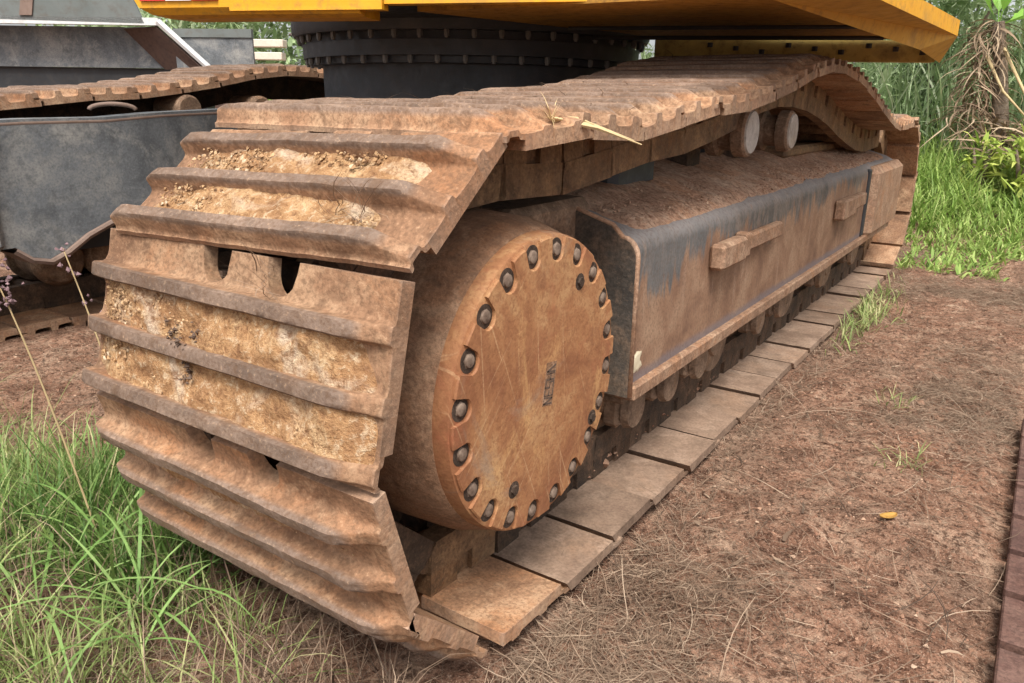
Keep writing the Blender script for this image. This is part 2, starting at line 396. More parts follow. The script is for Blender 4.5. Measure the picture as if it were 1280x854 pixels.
# ------------------------------------------------------------------ ground
def ground_h(x, y):
    x = np.asarray(x, float); y = np.asarray(y, float)
    nr = (np.abs(x) < 4) & (np.abs(y) < 5.5); h = .022*fbm(N3(x*1.7, y*1.7), 4, 3)+.009*fbm(N3(x*11, y*11), 3, 9)+np.where(nr, .006*fbm(N3(x*38, y*38), 2, 19), 0)
    far = np.clip((np.hypot(x, y-1)-5)/20, 0, 1); h = h*(1-far)+far*.25*fbm(N3(x*.08, y*.08), 3, 5)*0
    d = np.maximum(np.maximum(-.70-x, x-.03), np.maximum(-.42-y, y-3.7)); k = np.clip(1-d/.10, 0, 1)
    h = h*(1-k)+k*np.minimum(h-.008, -.004)
    d = np.maximum(np.maximum(-3.2-x, x+2.4), np.maximum(-.4-y, y-3.8)); k = np.clip(1-d/.12, 0, 1)
    h = h*(1-k)+k*np.minimum(h-.01, -.012)
    d = np.maximum(.64-x, np.maximum(-.6-y, y-2.0)); k = np.clip(1-d/.06, 0, 1)
    h = h*(1-k)+k*np.minimum(h-.01, -.010)
    # bank that the tall grass stands on
    b = np.clip((y-4.3)/1.6, 0, 1)*np.clip((x+2.2)/1.5, 0, 1); b = b*b*(3-2*b)
    return h+.22*b
def make_ground():
    def axis(lo, hi, a, b, n):
        core = np.linspace(a, b, n); l = a-np.geomspace(.05, a-lo, 26)[::-1]; r = b+np.geomspace(.05, hi-b, 26); return np.concatenate([l, core, r])
    X = axis(-120, 120, -3.2, 1.5, 420); Y = axis(-60, 160, -1.3, 5.0, 520)
    gx, gy = np.meshgrid(X, Y, indexing='ij')
    m = MB().grid(np.stack([gx, gy, ground_h(gx, gy)], -1))
    tag(m.build('ground', M['ground'], smooth=True), 'bare red brown soil littered with dry grass', kind='structure')
make_ground()

# ------------------------------------------------------------------ strips of grass, straw, leaves
def strips(name, B, D, L, W, bend, mat, segs=4, twist=None, parent=None, taper=1.0, lift=None, kink=None):
    """blades: base B(n,3), horizontal direction angle D, length L, width W, start elevation lift, total bend (rad, downwards)"""
    n = len(B); t = np.linspace(0, 1, segs+1); el = np.asarray(lift)[:, None]-np.asarray(bend)[:, None]*t[None, :]**1.3
    dl = np.asarray(L)[:, None]/segs
    dh = np.cos(el[:, :-1])*dl; dz = np.sin(el[:, :-1])*dl
    hcum = np.concatenate([np.zeros((n, 1)), np.cumsum(dh, 1)], 1); zc = np.concatenate([np.zeros((n, 1)), np.cumsum(dz, 1)], 1)
    ang = np.asarray(D)[:, None]+(0 if kink is None else np.asarray(kink)[:, None]*t[None, :])
    C = np.stack([B[:, None, 0]+np.cos(ang)*hcum, B[:, None, 1]+np.sin(ang)*hcum, B[:, None, 2]+zc], -1)
    tw = np.zeros(n) if twist is None else np.asarray(twist)
    sx = -np.sin(ang)*np.cos(tw)[:, None]; sy = np.cos(ang)*np.cos(tw)[:, None]; sz = np.sin(tw)[:, None]+0*ang
    S = np.stack([sx, sy, sz], -1)
    wd = np.asarray(W)[:, None]*(.55+.45*np.sin(np.minimum(t*2.2, pi/2)))[None, :]*(1-taper*np.clip((t-.35)/.65, 0, 1)**1.5)[None, :]
    wd = np.maximum(wd, 1e-5)
    V = np.stack([C-S*wd[..., None]/2, C+S*wd[..., None]/2], 2).reshape(-1, 3)
    k = np.arange(segs)*2; f = np.stack([k, k+1, k+3, k+2], 1)
    F = (f[None]+(np.arange(n)*(segs+1)*2)[:, None, None]).reshape(-1, 4)
    me = bpy.data.meshes.new(name); me.vertices.add(len(V)); me.vertices.foreach_set('co', V.ravel())
    me.loops.add(F.size); me.loops.foreach_set('vertex_index', F.ravel().astype(np.int32))
    me.polygons.add(len(F)); me.polygons.foreach_set('loop_start', np.arange(0, F.size, 4, dtype=np.int32))
    me.polygons.foreach_set('loop_total', np.full(len(F), 4, np.int32)); me.update(calc_edges=True); me.validate()
    me.polygons.foreach_set('use_smooth', np.ones(len(F), bool)); me.materials.append(mat)
    return link(me, name, parent, parent is not None)
U = lambda a, b, n: RNG.uniform(a, b, n)

def crumbs(name, P, R, mat, parent=None, flat=.7):
    oct_ = np.array([(1, 0, 0), (-1, 0, 0), (0, 1, 0), (0, -1, 0), (0, 0, 1), (0, 0, -1)], float)
    of = np.array([(0, 2, 4), (2, 1, 4), (1, 3, 4), (3, 0, 4), (2, 0, 5), (1, 2, 5), (3, 1, 5), (0, 3, 5)])
    n = len(P); J = RNG.uniform(.55, 1.25, (n, 6, 1)); A = RNG.uniform(0, 2*pi, n); V = oct_[None]*J
    c, s = np.cos(A)[:, None], np.sin(A)[:, None]; V = np.stack([V[..., 0]*c-V[..., 1]*s, V[..., 0]*s+V[..., 1]*c, V[..., 2]*flat], -1)
    V += RNG.uniform(-.3, .3, V.shape)
    V = V*R[:, None, None]+P[:, None, :]; F = (of[None]+(np.arange(n)*6)[:, None, None]).reshape(-1, 3)
    me = bpy.data.meshes.new(name); me.from_pydata(V.reshape(-1, 3).tolist(), [], F.tolist()); me.materials.append(mat)
    return link(me, name, parent, parent is not None)

# ------------------------------------------------------------------ EXCAVATOR
L0 = Vector((-1.55, 1.77, 0))
EX = empty('excavator', L0, 'yellow tracked excavator with rusty muddy crawler tracks parked on red soil', 'excavator')
TX, TW = -.302, .302     # centre and half width of the near track

G_Y = (.063, -.021, -.105)
def shoe_height(y):
    z = np.zeros_like(y)
    for g in G_Y:
        d = np.abs(y-g); prof = np.interp(d, [0, .0085, .0108, .0128, .0155, .022, .032], [.033, .0325, .029, .010, .0045, .0012, 0])
        z = np.maximum(z, prof)
    return z
NOTCH = ((-.035, .030), (.10, .030))
def shoe_mesh(name, nx=26, seed=1, rough=.0012, mat=None, wear=1.0, notch=True, edge=.100, cutd=.034, low=False):
    xs = np.unique(np.round(np.concatenate([np.linspace(-TW, TW, nx), [-TW+.008, -TW+.02, TW-.008, TW-.02, TW-.04, TW-.06],
                   *[[c-r-.008, c-r, c-r*.8, c-r*.4, c, c+r*.4, c+r*.8, c+r, c+r+.008] for c, r in (NOTCH if notch else ())]]), 4))
    ys = np.array([edge, edge-.003, edge-.007]+[g+o for g in G_Y for o in (.030, .022, .0155, .0128, .0108, .0085, .004, -.004, -.0085, -.0108, -.0128, -.0155, -.022)][:-1])
    ys = np.array(sorted(set(np.round(list(ys)+[.020, -.055, -.0785, -.0800, -.1225]+[-.1235], 4)), reverse=True)); ys = ys[(ys >= -.1236) & (ys <= edge+1e-6)]
    cut = np.zeros_like(xs)
    if notch:
        for c, r in NOTCH:
            d = np.clip(1-((xs-c)/r)**2, 0, 1)**.35; cut = np.maximum(cut, cutd*d)
    ec = np.maximum(edge-cut, .0772); yy = np.where(ys[None, :] > .0759, .0759+(ys[None, :]-.0759)*(ec[:, None]-.0759)/(edge-.0759), ys[None, :])
    xx = np.broadcast_to(xs[:, None], yy.shape)
    e = np.interp(xs, [-TW, -TW+.02, -TW+.05, TW-.062, TW-.036, TW-.02, TW], [.72, .94, 1, 1, .72*wear+.28*(1-wear), .38*wear+.62*(1-wear), .18*wear+.82*(1-wear)])
    z = shoe_height(yy)*e[:, None]
    z += np.where(z > .022, .0016*fbm(N3(xx*6, yy*20, seed), 3, seed)*1.0, 0)+rough*fbm(N3(xx*30, yy*30, seed), 3, seed+5)
    yb = yy+.0007*fbm(N3(xx*14, yy*6, seed+3.), 3, seed+7)
    zi = np.where(yy < -.0785, np.interp(yy, [-.1236, -.0802, -.0785], [.006, .004, -.022]), -.022)
    m = MB(); nX, nY = z.shape; yi = yb
    if low: yb = np.where(yb > .076, .076+(yb-.076)*.3, yb)
    top = np.stack([xx, yb, z], -1); bot = np.stack([xx, yi, np.minimum(zi, z-.008)], -1)
    V = np.concatenate([top.reshape(-1, 3), bot.reshape(-1, 3)]); F = []; o = nX*nY
    for i in range(nX-1):
        for j in range(nY-1):
            a, b, c, d = i*nY+j, (i+1)*nY+j, (i+1)*nY+j+1, i*nY+j+1
            F.append((a, d, c, b)); F.append((a+o, b+o, c+o, d+o))
    for i in range(nX-1):
        a, b = i*nY, (i+1)*nY; F.append((a, b, b+o, a+o)); a, b = i*nY+nY-1, (i+1)*nY+nY-1; F.append((b, a, a+o, b+o))
    for j in range(nY-1):
        a = j; F.append((a+1, a, a+o, a+1+o)); a = (nX-1)*nY+j; F.append((a, a+1, a+1+o, a+o))
    return m.add(V, F).mesh(name, mat or M['shoe'], 50)

def spline(P, n=400):
    P = np.asarray(P, float); y = P[:, 0]; yy = np.linspace(y[0], y[-1], n)
    # Catmull-Rom style cubic through unevenly spaced knots
    m = np.gradient(P[:, 1], y); k = np.clip(np.searchsorted(y, yy)-1, 0, len(y)-2); h = y[k+1]-y[k]; t = (yy-y[k])/h
    z = (2*t**3-3*t**2+1)*P[k, 1]+(t**3-2*t**2+t)*h*m[k]+(-2*t**3+3*t**2)*P[k+1, 1]+(t**3-t**2)*h*m[k+1]
    return np.stack([yy, z], 1)
TOP = spline([(-.19, .812), (.004, .822), (.194, .816), (.382, .834), (.563, .853), (.754, .862), (.946, .886), (1.131, .914), (1.306, .948), (1.508, .971),
              (1.695, .972), (1.9, .958), (2.2, .913), (2.54, .84), (2.975, .775), (3.3, .778), (3.48, .785)])
FRAMES = []   # (y, z, angle)
def top_frames():
    s = np.concatenate([[0], np.cumsum(np.hypot(*np.diff(TOP, axis=0).T))]); k = 0; out = []
    while .1+.19*k < s[-1]-.06:
        c = .1+.19*k
        f = lambda d: np.array([np.interp(d, s, TOP[:, 0]), np.interp(d, s, TOP[:, 1])])
        a, b = f(c-.085), f(c+.085); p = f(c); out.append((p[0], p[1], math.atan2(b[1]-a[1], b[0]-a[0]))); k += 1
    return out
tf = top_frames()
FRAMES += [(y, z, a) for (y, z, a) in tf]                                             # top run, near to far
FRONT = [(-.318, .738, radians(37)), (-.446, .534, radians(76.5)), (-.445, .289, radians(106.5)), (-.343, .119, radians(138)), (-.105, .016, radians(177))]
FRAMES += FRONT
FRAMES += [(.095+.19*k, .003+.003*sin(k*2.3), pi+.012*sin(k*1.7)) for k in range(18)]
for a in (204, 236, 268, 300, 332):
    FRAMES.append((3.43-.375*sin(radians(a)), .405+.375*cos(radians(a)), radians(a)))

shoe_far = shoe_mesh('track_shoe', 14, 4)
shoe_v = [shoe_mesh('track_shoe', 34, s, .0010, wear=.45) for s in (11, 23, 37)]
shoe_low = [shoe_mesh('track_shoe', 24, s, .0008, mat=M['shoe_in'], notch=False, wear=1.22, low=True) for s in (12, 24, 38)]
def put(me, name, x, f, parent=EX, mirror=False):
    o = bpy.data.objects.new(name, me); COL.objects.link(o); o.parent = parent
    if mirror: x = -3.06-x
    o.location = Vector((x, f[0], f[1]))-L0; o.rotation_euler = (f[2], 0, 0)
    if mirror: o.scale = (-1, 1, 1)
    return o
nt_ = len(tf)
SHOES = []
for i, f in enumerate(FRAMES):
    if i == 0 or nt_ <= i < nt_+5: me = shoe_mesh('track_shoe', 64, 50+i, .0011, wear=(1. if i != nt_ else .8), edge=(.100 if i == nt_+4 else .127 if i == nt_+1 else .112 if i == nt_+3 else .118), cutd=(.034 if i == nt_+4 else .048 if i == nt_+1 else .046))
    else: me = shoe_low[i % 3] if nt_+5 <= i < nt_+23 else shoe_v[i % 3]
    j = 0 if i in range(nt_, nt_+5) else RNG.uniform(-.004, .004)
    SHOES.append(put(me, 'track_shoe', TX+j, (f[0], f[1], f[2]+(0 if nt_-1 < i < nt_+5 else RNG.uniform(-.012, .012)))))
from mathutils import Matrix
def twist(o, psi, dx=0):
    o.rotation_euler = (Matrix.Rotation(o.rotation_euler[0], 3, 'X')@Matrix.Rotation(psi, 3, 'Z')).to_euler(); o.location.x += dx
twist(SHOES[nt_], .038, .012); SHOES[nt_].scale.x = .957
for o_ in SHOES[nt_+5:nt_+23]: twist(o_, RNG.uniform(-.012, .012), RNG.uniform(-.006, .004))
FAR = []
for i, f in enumerate(FRAMES): FAR.append(put(shoe_far, 'track_shoe', TX, f, EX, True))

# dried mud packed between the bars of the front shoes
def packed(shoe, y0, y1, x0, x1, lvl, seed, mat='mud', amp=.016, fade=.06, name='packed_mud'):
    nx, ny = int((x1-x0)/.0055), max(8, int((y1-y0)/.0042))
    X, Y = np.meshgrid(np.linspace(x0, x1, nx), np.linspace(y0, y1, ny), indexing='ij')
    n = fbm(N3(X*22, Y*22, seed), 5, seed, .6); n2 = fbm(N3(X*5, Y*9, seed+9.), 3, seed+4)
    ed = np.clip(np.minimum(X-x0, x1-X)/fade+.35*n2, 0, 1); ed = ed*ed*(3-2*ed)
    Z = (lvl+amp*n*.34+.006*n2)*ed-.003*(1-ed)-.001
    m = MB().grid(np.stack([X, Y, Z], -1))
    o = m.build(name, M[mat], shoe, smooth=60, world=False); o['kind'] = 'stuff'; return o
S = SHOES[nt_:nt_+5]
A_, B_ = (-.011, .053), (-.095, -.031)      # the two valleys of a shoe
packed(S[0], *A_, -.27, .285, .017, 1, fade=.10); packed(S[0], *B_, -.30, .27, .016, 2, fade=.10)
packed(S[1], *A_, -.305, .285, .016, 3, fade=.08); packed(S[1], *B_, -.305, .295, .018, 4, fade=.08)
packed(S[2], *A_, -.28, .25, .003, 7, amp=.008); packed(S[2], *B_, -.25, .20, .002, 8, amp=.008)
packed(SHOES[0], *A_, -.28, .24, .010, 21, amp=.012); packed(SHOES[0], *B_, -.30, .2, .006, 22, amp=.012)
for k in (1, 2, 3, 4, 6, 8): packed(SHOES[k], *A_, -.29, .2, .009, 30+k, 'soil', .012); packed(SHOES[k], *B_, -.29, .1, .008, 50+k, 'soil', .012)

def mud_chips(shoe, bands, n, z, name='mud_chips', x0=-.28, x1=.25):
    y = np.concatenate([U(a, b, n//len(bands)) for a, b in bands]); n = len(y); x = U(x0, x1, n)
    k = fbm(N3(x*9, y*9, z*50), 3, 88) > -.15; x, y = x[k], y[k]; n = len(x)
    o = crumbs(name, np.stack([x, y, z+U(-.005, .001, n)], 1), np.minimum(RNG.gamma(2., .0009, n)+.0010, .0042), M['chip'], None, .8)
    o.parent = shoe; o['kind'] = 'stuff'
mud_chips(S[0], (A_, B_), 1500, .019, x0=-.24); mud_chips(S[1], (A_, B_), 1500, .018, x0=-.27)
mud_chips(S[2], (A_, B_), 160, .004); mud_chips(SHOES[0], (A_, B_), 240, .010)

# chain links
def link_mesh():
    m = MB()
    for s in (-1, 1):
        xc = .03+s*.098; x0, x1 = xc-.02, xc+.02
        ys = np.linspace(0, pi, 7)
        m.prism([(-.103, -.125), (.091, -.125), (.096, -.118), (.096, -.067), (-.094, -.067), (-.094, -.075), (-.099, -.080), (-.103, -.112)], 'x', x0, x1)
        m.box((x0+.002, -.094, -.068), (x1-.002, -.022, -.0225)); m.box((x0+.002, .022, -.068), (x1-.002, .094, -.0225)); m.box((x0+.002, -.022, -.068), (x1-.012, .022, -.0225))
    m.lathe([(-.09, .026), (.14, .026)], 'x', (0, .096, -.094), 14)
    return m.mesh('track_link', M['link'], 40)
LM = link_mesh(); LMD = LM.copy(); LMD.materials[0] = M['chaindark']  # darker copy carries the shade around links deep in the track
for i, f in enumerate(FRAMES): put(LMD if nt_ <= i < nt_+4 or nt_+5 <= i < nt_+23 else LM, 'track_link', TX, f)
for i, f in enumerate(FRAMES):
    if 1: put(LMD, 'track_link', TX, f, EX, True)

def mirrored(o):
    c = o.copy(); COL.objects.link(c); c.scale = (-1, 1, 1); c.location = Vector((-3.06, 0, 0))-L0; return c

# final drive: drum, scalloped cover, ring of bolts
DC = np.array([-.065, .421])      # y, z of the drive axis
def final_drive():
    m = MB()
    c = (0, DC[0], DC[1])
    prof = [(-.40, .20), (-.335, .268), (-.30, .272), (-.10, .262), (-.060, .249), (-.052, .2445)]
    V = []; n = 96
    m.lathe(prof, 'x', c, n)
    fd = m.build('final_drive', M['drum'], EX, smooth=35)
    MB().lathe([(-.0525, .2442), (-.036, .2425), (-.0275, .2405), (-.0256, .2370), (-.0256, .10)], 'x', c, n).build('drive_flange', M['cover'], fd, smooth=35)
    NB = 20; nb0 = radians(101); RB = .2174; rn = .0186; ro = .2375
    th = np.linspace(0, 2*pi, 20*36, endpoint=False); r = np.full_like(th, ro)
    for k in range(NB):
        d = (th-(nb0+k*2*pi/NB)+pi) % (2*pi)-pi
        s = RB*np.sin(d); ins = (np.abs(s) < rn) & (np.abs(d) < 1)
        r = np.where(ins, np.minimum(r, RB*np.cos(d)-np.sqrt(np.maximum(rn**2-s**2, 0))), r)
    r += .0014*fbm(N3(np.cos(th)*9, np.sin(th)*9), 2, 8)
    y = DC[0]+r*np.cos(th); z = DC[1]+r*np.sin(th); b = 1-.0022/r
    y2 = DC[0]+r*b*np.cos(th); z2 = DC[1]+r*b*np.sin(th)
    n = len(th); V = np.concatenate([np.stack([np.full(n, -.0262), y, z], 1), np.stack([np.full(n, -.0222), y, z], 1), np.stack([np.full(n, -.020), y2, z2], 1)])
    F = [(i, (i+1) % n, n+(i+1) % n, n+i) for i in range(n)]+[(n+i, n+(i+1) % n, 2*n+(i+1) % n, 2*n+i) for i in range(n)]
    # annular fill to the centre
    rings = [1., .85, .6, .3]; Vc = []
    for q in rings[1:]:
        Vc.append(np.stack([np.full(n, -.020), DC[0]+(.19*q)*np.cos(th), DC[1]+(.19*q)*np.sin(th)], 1))
    V = np.concatenate([V]+Vc); base = 2*n
    for q in range(3): F += [(base+q*n+i, base+q*n+(i+1) % n, base+(q+1)*n+(i+1) % n, base+(q+1)*n+i) for i in range(n)]
    F.append(tuple(base+3*n+i for i in range(n)))
    cov = MB().add(V, F).build('drive_cover', M['cover'], fd, smooth=30)
    bm = MB()
    for k in range(1):
        hexa = [(.0115*cos(t), .0115*sin(t)) for t in np.linspace(0, 2*pi, 7)[:-1]]
        bm.prism(hexa, 'x', -.0125, -.004); bm.lathe([(-.004, .0102), (-.001, .0094), (.0, .007)], 'x', (0, 0, 0), 12)
    bme = bm.mesh('bolt', M['bolt'], 35)
    sme = MB().lathe([(-.0035, .0184), (.0, .0182), (.0003, .0)], 'x', (0, 0, 0), 20).mesh('bolt_seat', M['grimeshade'])  # dark seat colour stands in for the shade of deeper pockets
    for k in range(NB):
        t = nb0+k*2*pi/NB+radians(random.uniform(-.6, .6)); o = bpy.data.objects.new('bolt', bme); COL.objects.link(o); o.parent = fd
        o.location = Vector((-.0205, DC[0]+RB*cos(t), DC[1]+RB*sin(t))); q_ = bpy.data.objects.new('bolt_seat', sme); COL.objects.link(q_); q_.parent = fd; q_.location = Vector((-.0252, o.location.y, o.location.z)); o.rotation_euler = (random.uniform(0, 6), 0, 0)
    # three plugs on flat discs whose dark colour stands in for socket shade
    pm = MB(); pm.lathe([(-.006, .0150), (-.0008, .0145), (-.0006, .0)], 'x', (0, 0, 0), 14); pm.prism([(.0085*cos(t), .0085*sin(t)) for t in np.linspace(0, 2*pi, 7)[:-1]], 'x', -.0006, .0035)
    pme = pm.mesh('drain_plug', M['grimeshade'], 30)
    for a, rr in ((56.7, .181), (-120.2, .173), (-34.3, .199)):
        o = bpy.data.objects.new('drain_plug', pme); COL.objects.link(o); o.parent = fd; t = radians(a)
        o.location = Vector((-.019, DC[0]+rr*cos(t), DC[1]+rr*sin(t)))
    # worn stamped part number, strokes only partly legible
    sm = MB(); rs = random.Random(3)
    d = np.array([.0, 1.]); ax = np.array([cos(radians(80)), sin(radians(80))]); pr = np.array([ax[1], -ax[0]])
    G = {'H': [((0, 0), (0, 1)), ((1, 0), (1, 1)), ((0, .5), (1, .5))], '5': [((1, 1), (0, 1)), ((0, 1), (0, .5)), ((0, .5), (1, .5)), ((1, .5), (1, 0)), ((1, 0), (0, 0))],
         'N': [((0, 0), (0, 1)), ((0, 1), (1, 0)), ((1, 0), (1, 1))], '7': [((0, 1), (1, 1)), ((1, 1), (.3, 0))], 'E': [((0, 0), (0, 1)), ((0, 1), (1, 1)), ((0, .5), (.8, .5)), ((0, 0), (1, 0))]}
    c0 = DC+np.array([.006, -.034])
    patch = [c0+ax*u_+pr*w_ for u_, w_ in ((-.004, .016), (.070, .015), (.069, -.016), (-.003, -.015))]
    sm2 = MB().prism([tuple(p_) for p_ in patch], 'x', -.0204, -.01955).build('stamp_plate', M['stampgrey'], fd)
    for i, ch in enumerate('NE5HN'):
        for (p, q) in G[ch]:
            if rs.random() < .18: continue
            f = lambda u: c0+ax*(i*.0135+u[0]*(.0085+.002*rs.random()))+pr*(.012-u[1]*.024)
            a, b = f(p), f(q); v = (b-a); v = v/np.linalg.norm(v); nn = np.array([-v[1], v[0]])*(.0008+.0009*rs.random()); a = a-v*.001; b = b+v*.001
            sm.add([(-.0191, *(a-nn)), (-.0191, *(a+nn)), (-.0191, *(b+nn)), (-.0191, *(b-nn)), (-.0202, *(a-nn)), (-.0202, *(a+nn)), (-.0202, *(b+nn)), (-.0202, *(b-nn))],
                   [(0, 1, 2, 3), (0, 1, 5, 4), (1, 2, 6, 5), (2, 3, 7, 6), (3, 0, 4, 7)])
    sm.build('stamped_number', M['stamp'], fd)
    return fd
final_drive()
def sprocket():
    m = MB(); n = 22; P = []
    for k in range(n):
        for da, r in ((-.40, .262), (-.22, .268), (-.10, .315), (.10, .315), (.22, .268), (.40, .262)):
            t = 2*pi*(k+da)/n*1.0; P.append((DC[0]+r*cos(t), DC[1]-.01+r*sin(t)))
    m.prism(P, 'x', TX+.005, TX+.055)
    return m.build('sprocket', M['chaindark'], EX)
sprocket()
def idler():
    m = MB().lathe([(-.40, .05), (-.36, .27), (-.355, .30), (-.33, .30), (-.32, .33), (-.26, .33), (-.25, .30), (-.225, .30), (-.22, .27), (-.18, .05)], 'x', (0, 3.43, .405), 40)
    o = m.build('idler_wheel', M['roller'], EX, smooth=35); c = mirrored(o); c.parent = EX
idler()

# side frame
def side_frame():
    cs = [(-.067, .268), (-.067, .560), (-.0685, .572), (-.074, .585), (-.083, .595), (-.115, .612), (-.245, .648), (-.375, .668), (-.50, .65), (-.55, .60), (-.55, .27)]
    ys = np.concatenate([[.345], np.linspace(.36, 3.42, 60), [3.43]])
    m = MB(); P = []
    for y in ys:
        w = .0022*fbm(N3(np.array([c[0] for c in cs])*6, np.full(len(cs), y*3)), 2, 6)
        P.append([(c[0]+wk*.6, y, c[1]+wk*.5) for c, wk in zip(cs, w)])
    P = np.array(P); nY, nC = P.shape[:2]; V = P.reshape(-1, 3)
    F = [(i*nC+j, (i+1)*nC+j, (i+1)*nC+(j+1) % nC, i*nC+(j+1) % nC) for i in range(nY-1) for j in range(nC)]
    F += [tuple(range(nC)), tuple(range((nY-1)*nC, nY*nC))[::-1]]
    o = m.add(V, F).build('side_frame', M['panel'], EX, smooth=40)
    c2 = mirrored(o); c2.parent = EX; c2.data = o.data.copy(); c2.data.materials[0] = M['black']  # far frame coloured black to paint in the shade behind the arch
    # front end plate, slightly proud of the panel
    ep = [(-.060, .262), (-.060, .556)]+[(-.060-.035*(1-cos(t)), .556+.040*sin(t)) for t in np.linspace(.2, pi/2, 6)]+[(-.118, .618), (-.245, .656), (-.36, .676), (-.36, .62), (-.30, .30), (-.29, .262)]
    MB().prism(ep, 'y', .331, .3445).build('end_plate', M['endplate'], o)
    MB().tube([(x_+.001, .3385, z_+.001) for x_, z_ in ep[:-3]], .0062, 6).build('weld_bead', M['rail'], o, smooth=True)
    # bottom flange
    MB().box((-.10, .346, .250), (-.050, 3.42, .283), bev=.004).build('bottom_flange', M['step'], o)
    # welded steps
    sm = MB().box((-.0655, .765, .462), (-.026, .945, .527), bev=.008)
    sm.box((-.0655, .946, .468), (-.030, .985, .533), bev=.005)
    sm.box((-.0655, .986, .476), (-.040, 1.315, .522), bev=.006)
    sm.build('step_bracket', M['step'], o)
    sm = MB().box((-.0655, 2.12, .43), (-.026, 2.36, .505), bev=.006).box((-.0655, 2.361, .445), (-.036, 2.60, .50), bev=.006)
    sm.build('step_bracket', M['step'], o)
    # far end block that guards the idler
    gm = MB().box((-.30, 2.80, .262), (-.034, 3.52, .592), bev=.03); gm.build('idler_guard', M['step'], o); MB().box((-.20, 2.735, .285), (-.058, 2.775, .585), bev=.006).build('guard_gap_strip', M['black'], o)  # black strip stands in for the shaded gap before the guard
    # earth lying on the sloping top
    X, Y = np.meshgrid(np.linspace(-.42, -.080, 54), np.linspace(.38, 3.3, 330), indexing='ij')
    zt = np.interp(-X, [.067, .083, .115, .245, .375, .50], [.572, .595, .612, .648, .668, .65])
    n = fbm(N3(X*16, Y*16), 5, 31, .6); big = fbm(N3(X*3, Y*2.2), 3, 32)
    edge = np.clip((-.082-X)/.05, 0, 1)*np.clip((Y-.38)/.06, 0, 1)
    H = edge*(.007+.003*big+.0035*n+.022*np.clip((-X-.2)/.2, 0, 1))-.003*(1-edge)
    so_ = MB().grid(np.stack([X, Y, zt+H], -1)).build('soil_layer', M['soil'], o, smooth=True); so_['kind'] = 'stuff'
    # fine crumbs and chips lying on it
    k = 5000; x = U(-.40, -.095, k); y = U(.40, 3.25, k)
    z0 = np.interp(-x, [.067, .083, .115, .245, .375, .50], [.572, .595, .612, .648, .668, .65])+.008
    c = crumbs('soil_crumbs', np.stack([x, y, z0], 1), np.minimum(RNG.gamma(2., .0010, k)+.0008, .005), M['soilcrumb'], o)
    c['kind'] = 'stuff'
    # flaked pale patch at the lower front corner
    Yp, Zp = np.meshgrid(np.linspace(.352, .425, 22), np.linspace(.295, .36, 22), indexing='ij')
    n = fbm(N3(Yp*70, Zp*70), 3, 77)
    bm = np.clip(1-np.hypot((Yp-.382)/.026, (Zp-.325)/.026), -.3, 1)+n*.35
    pf = MB().grid(np.stack([-.0675+np.clip(bm, -.1, .4)*.008, Yp, Zp], -1)).build('mortar_splash', M['plankw'], o, smooth=True)
    return o
M['plankw'] = paint('pale_mortar', (.52, .44, .30), (.66, .58, .42), (.40, .30, .18), .4, .9)
side_frame()

# rollers below the frame
def track_roller(y, big):
    m = MB(); c = (0, y, .212)
    m.lathe([(-.44, .04), (-.43, .085), (-.40, .105), (-.385, .105), (-.375, .088), (-.215, .088), (-.205, .108), (-.185, .108), (-.175, .09), (-.16, .06), (-.145, .055)], 'x', c, 28)
    o = m.build('track_roller', M['roller'], EX, smooth=35)
    k = MB()
    if big:   # broad outer roller
        k.lathe([(-.235, .06), (-.23, .112), (-.215, .120), (-.150, .120), (-.142, .116), (-.140, .07), (-.132, .066), (-.130, .0)], 'x', (0, y, .205), 30)
    else:
        k.box((-.158, y-.055, .150), (-.108, y+.055, .262), bev=.012); k.lathe([(-.108, .052), (-.092, .047), (-.090, .02)], 'x', (0, y, .192), 18)
        k.box((-.15, y-.085, .225), (-.085, y-.06, .262), bev=.006); k.box((-.15, y+.06, .225), (-.085, y+.085, .262), bev=.006)
    kk = k.build('roller_drum' if big else 'axle_collar', M['roller'], o, smooth=35)
    if y < 1.9:
        c = mirrored(o); c.parent = EX; c3 = kk.copy(); COL.objects.link(c3); c3.parent = c; c3.location = (0, 0, 0)
for i, y in enumerate((.455, .655, .86, 1.10, 1.38, 1.63, 1.87, 2.2, 2.5, 2.8, 3.1)): track_roller(y, i in (3, 6, 8, 10))
# soil and rubble fallen on the chain below the frame
k = 260; y = U(.36, 1.2, k); P = np.stack([U(-.24, -.155, k), y, .034+U(0, .02, k)], 1)
o = crumbs('fallen_soil', P, RNG.gamma(2., .002, k)+.002, M['crumb'], EX); o['kind'] = 'stuff'

# carrier rollers with pale worn caps
M['cap'] = rust('worn_cap', (.30, .25, .21), (.42, .38, .34), (.50, .46, .43), 6, .1, 150, speck=.2, orange=.2, stain=.4)
def carrier(y, z, r):
    m = MB().lathe([(-.42, .04), (-.40, r*.92), (-.36, r*.92), (-.35, r*.74), (-.26, r*.74), (-.25, r), (-.222, r), (-.216, r*.75), (-.178, r*.75), (-.172, r*1.0), (-.140, r*1.0), (-.134, r*.93)], 'x', (0, y, z), 30)
    o = m.build('carrier_roller', M['roller'], EX, smooth=30)
    MB().lathe([(-.136, r*.86), (-.129, r*.83), (-.128, .0)], 'x', (0, y, z), 30).build('roller_cap', M['cap'], o, smooth=30)
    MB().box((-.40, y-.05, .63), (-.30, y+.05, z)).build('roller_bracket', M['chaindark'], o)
carrier(1.215, .778, .070); carrier(1.645, .772, .066)
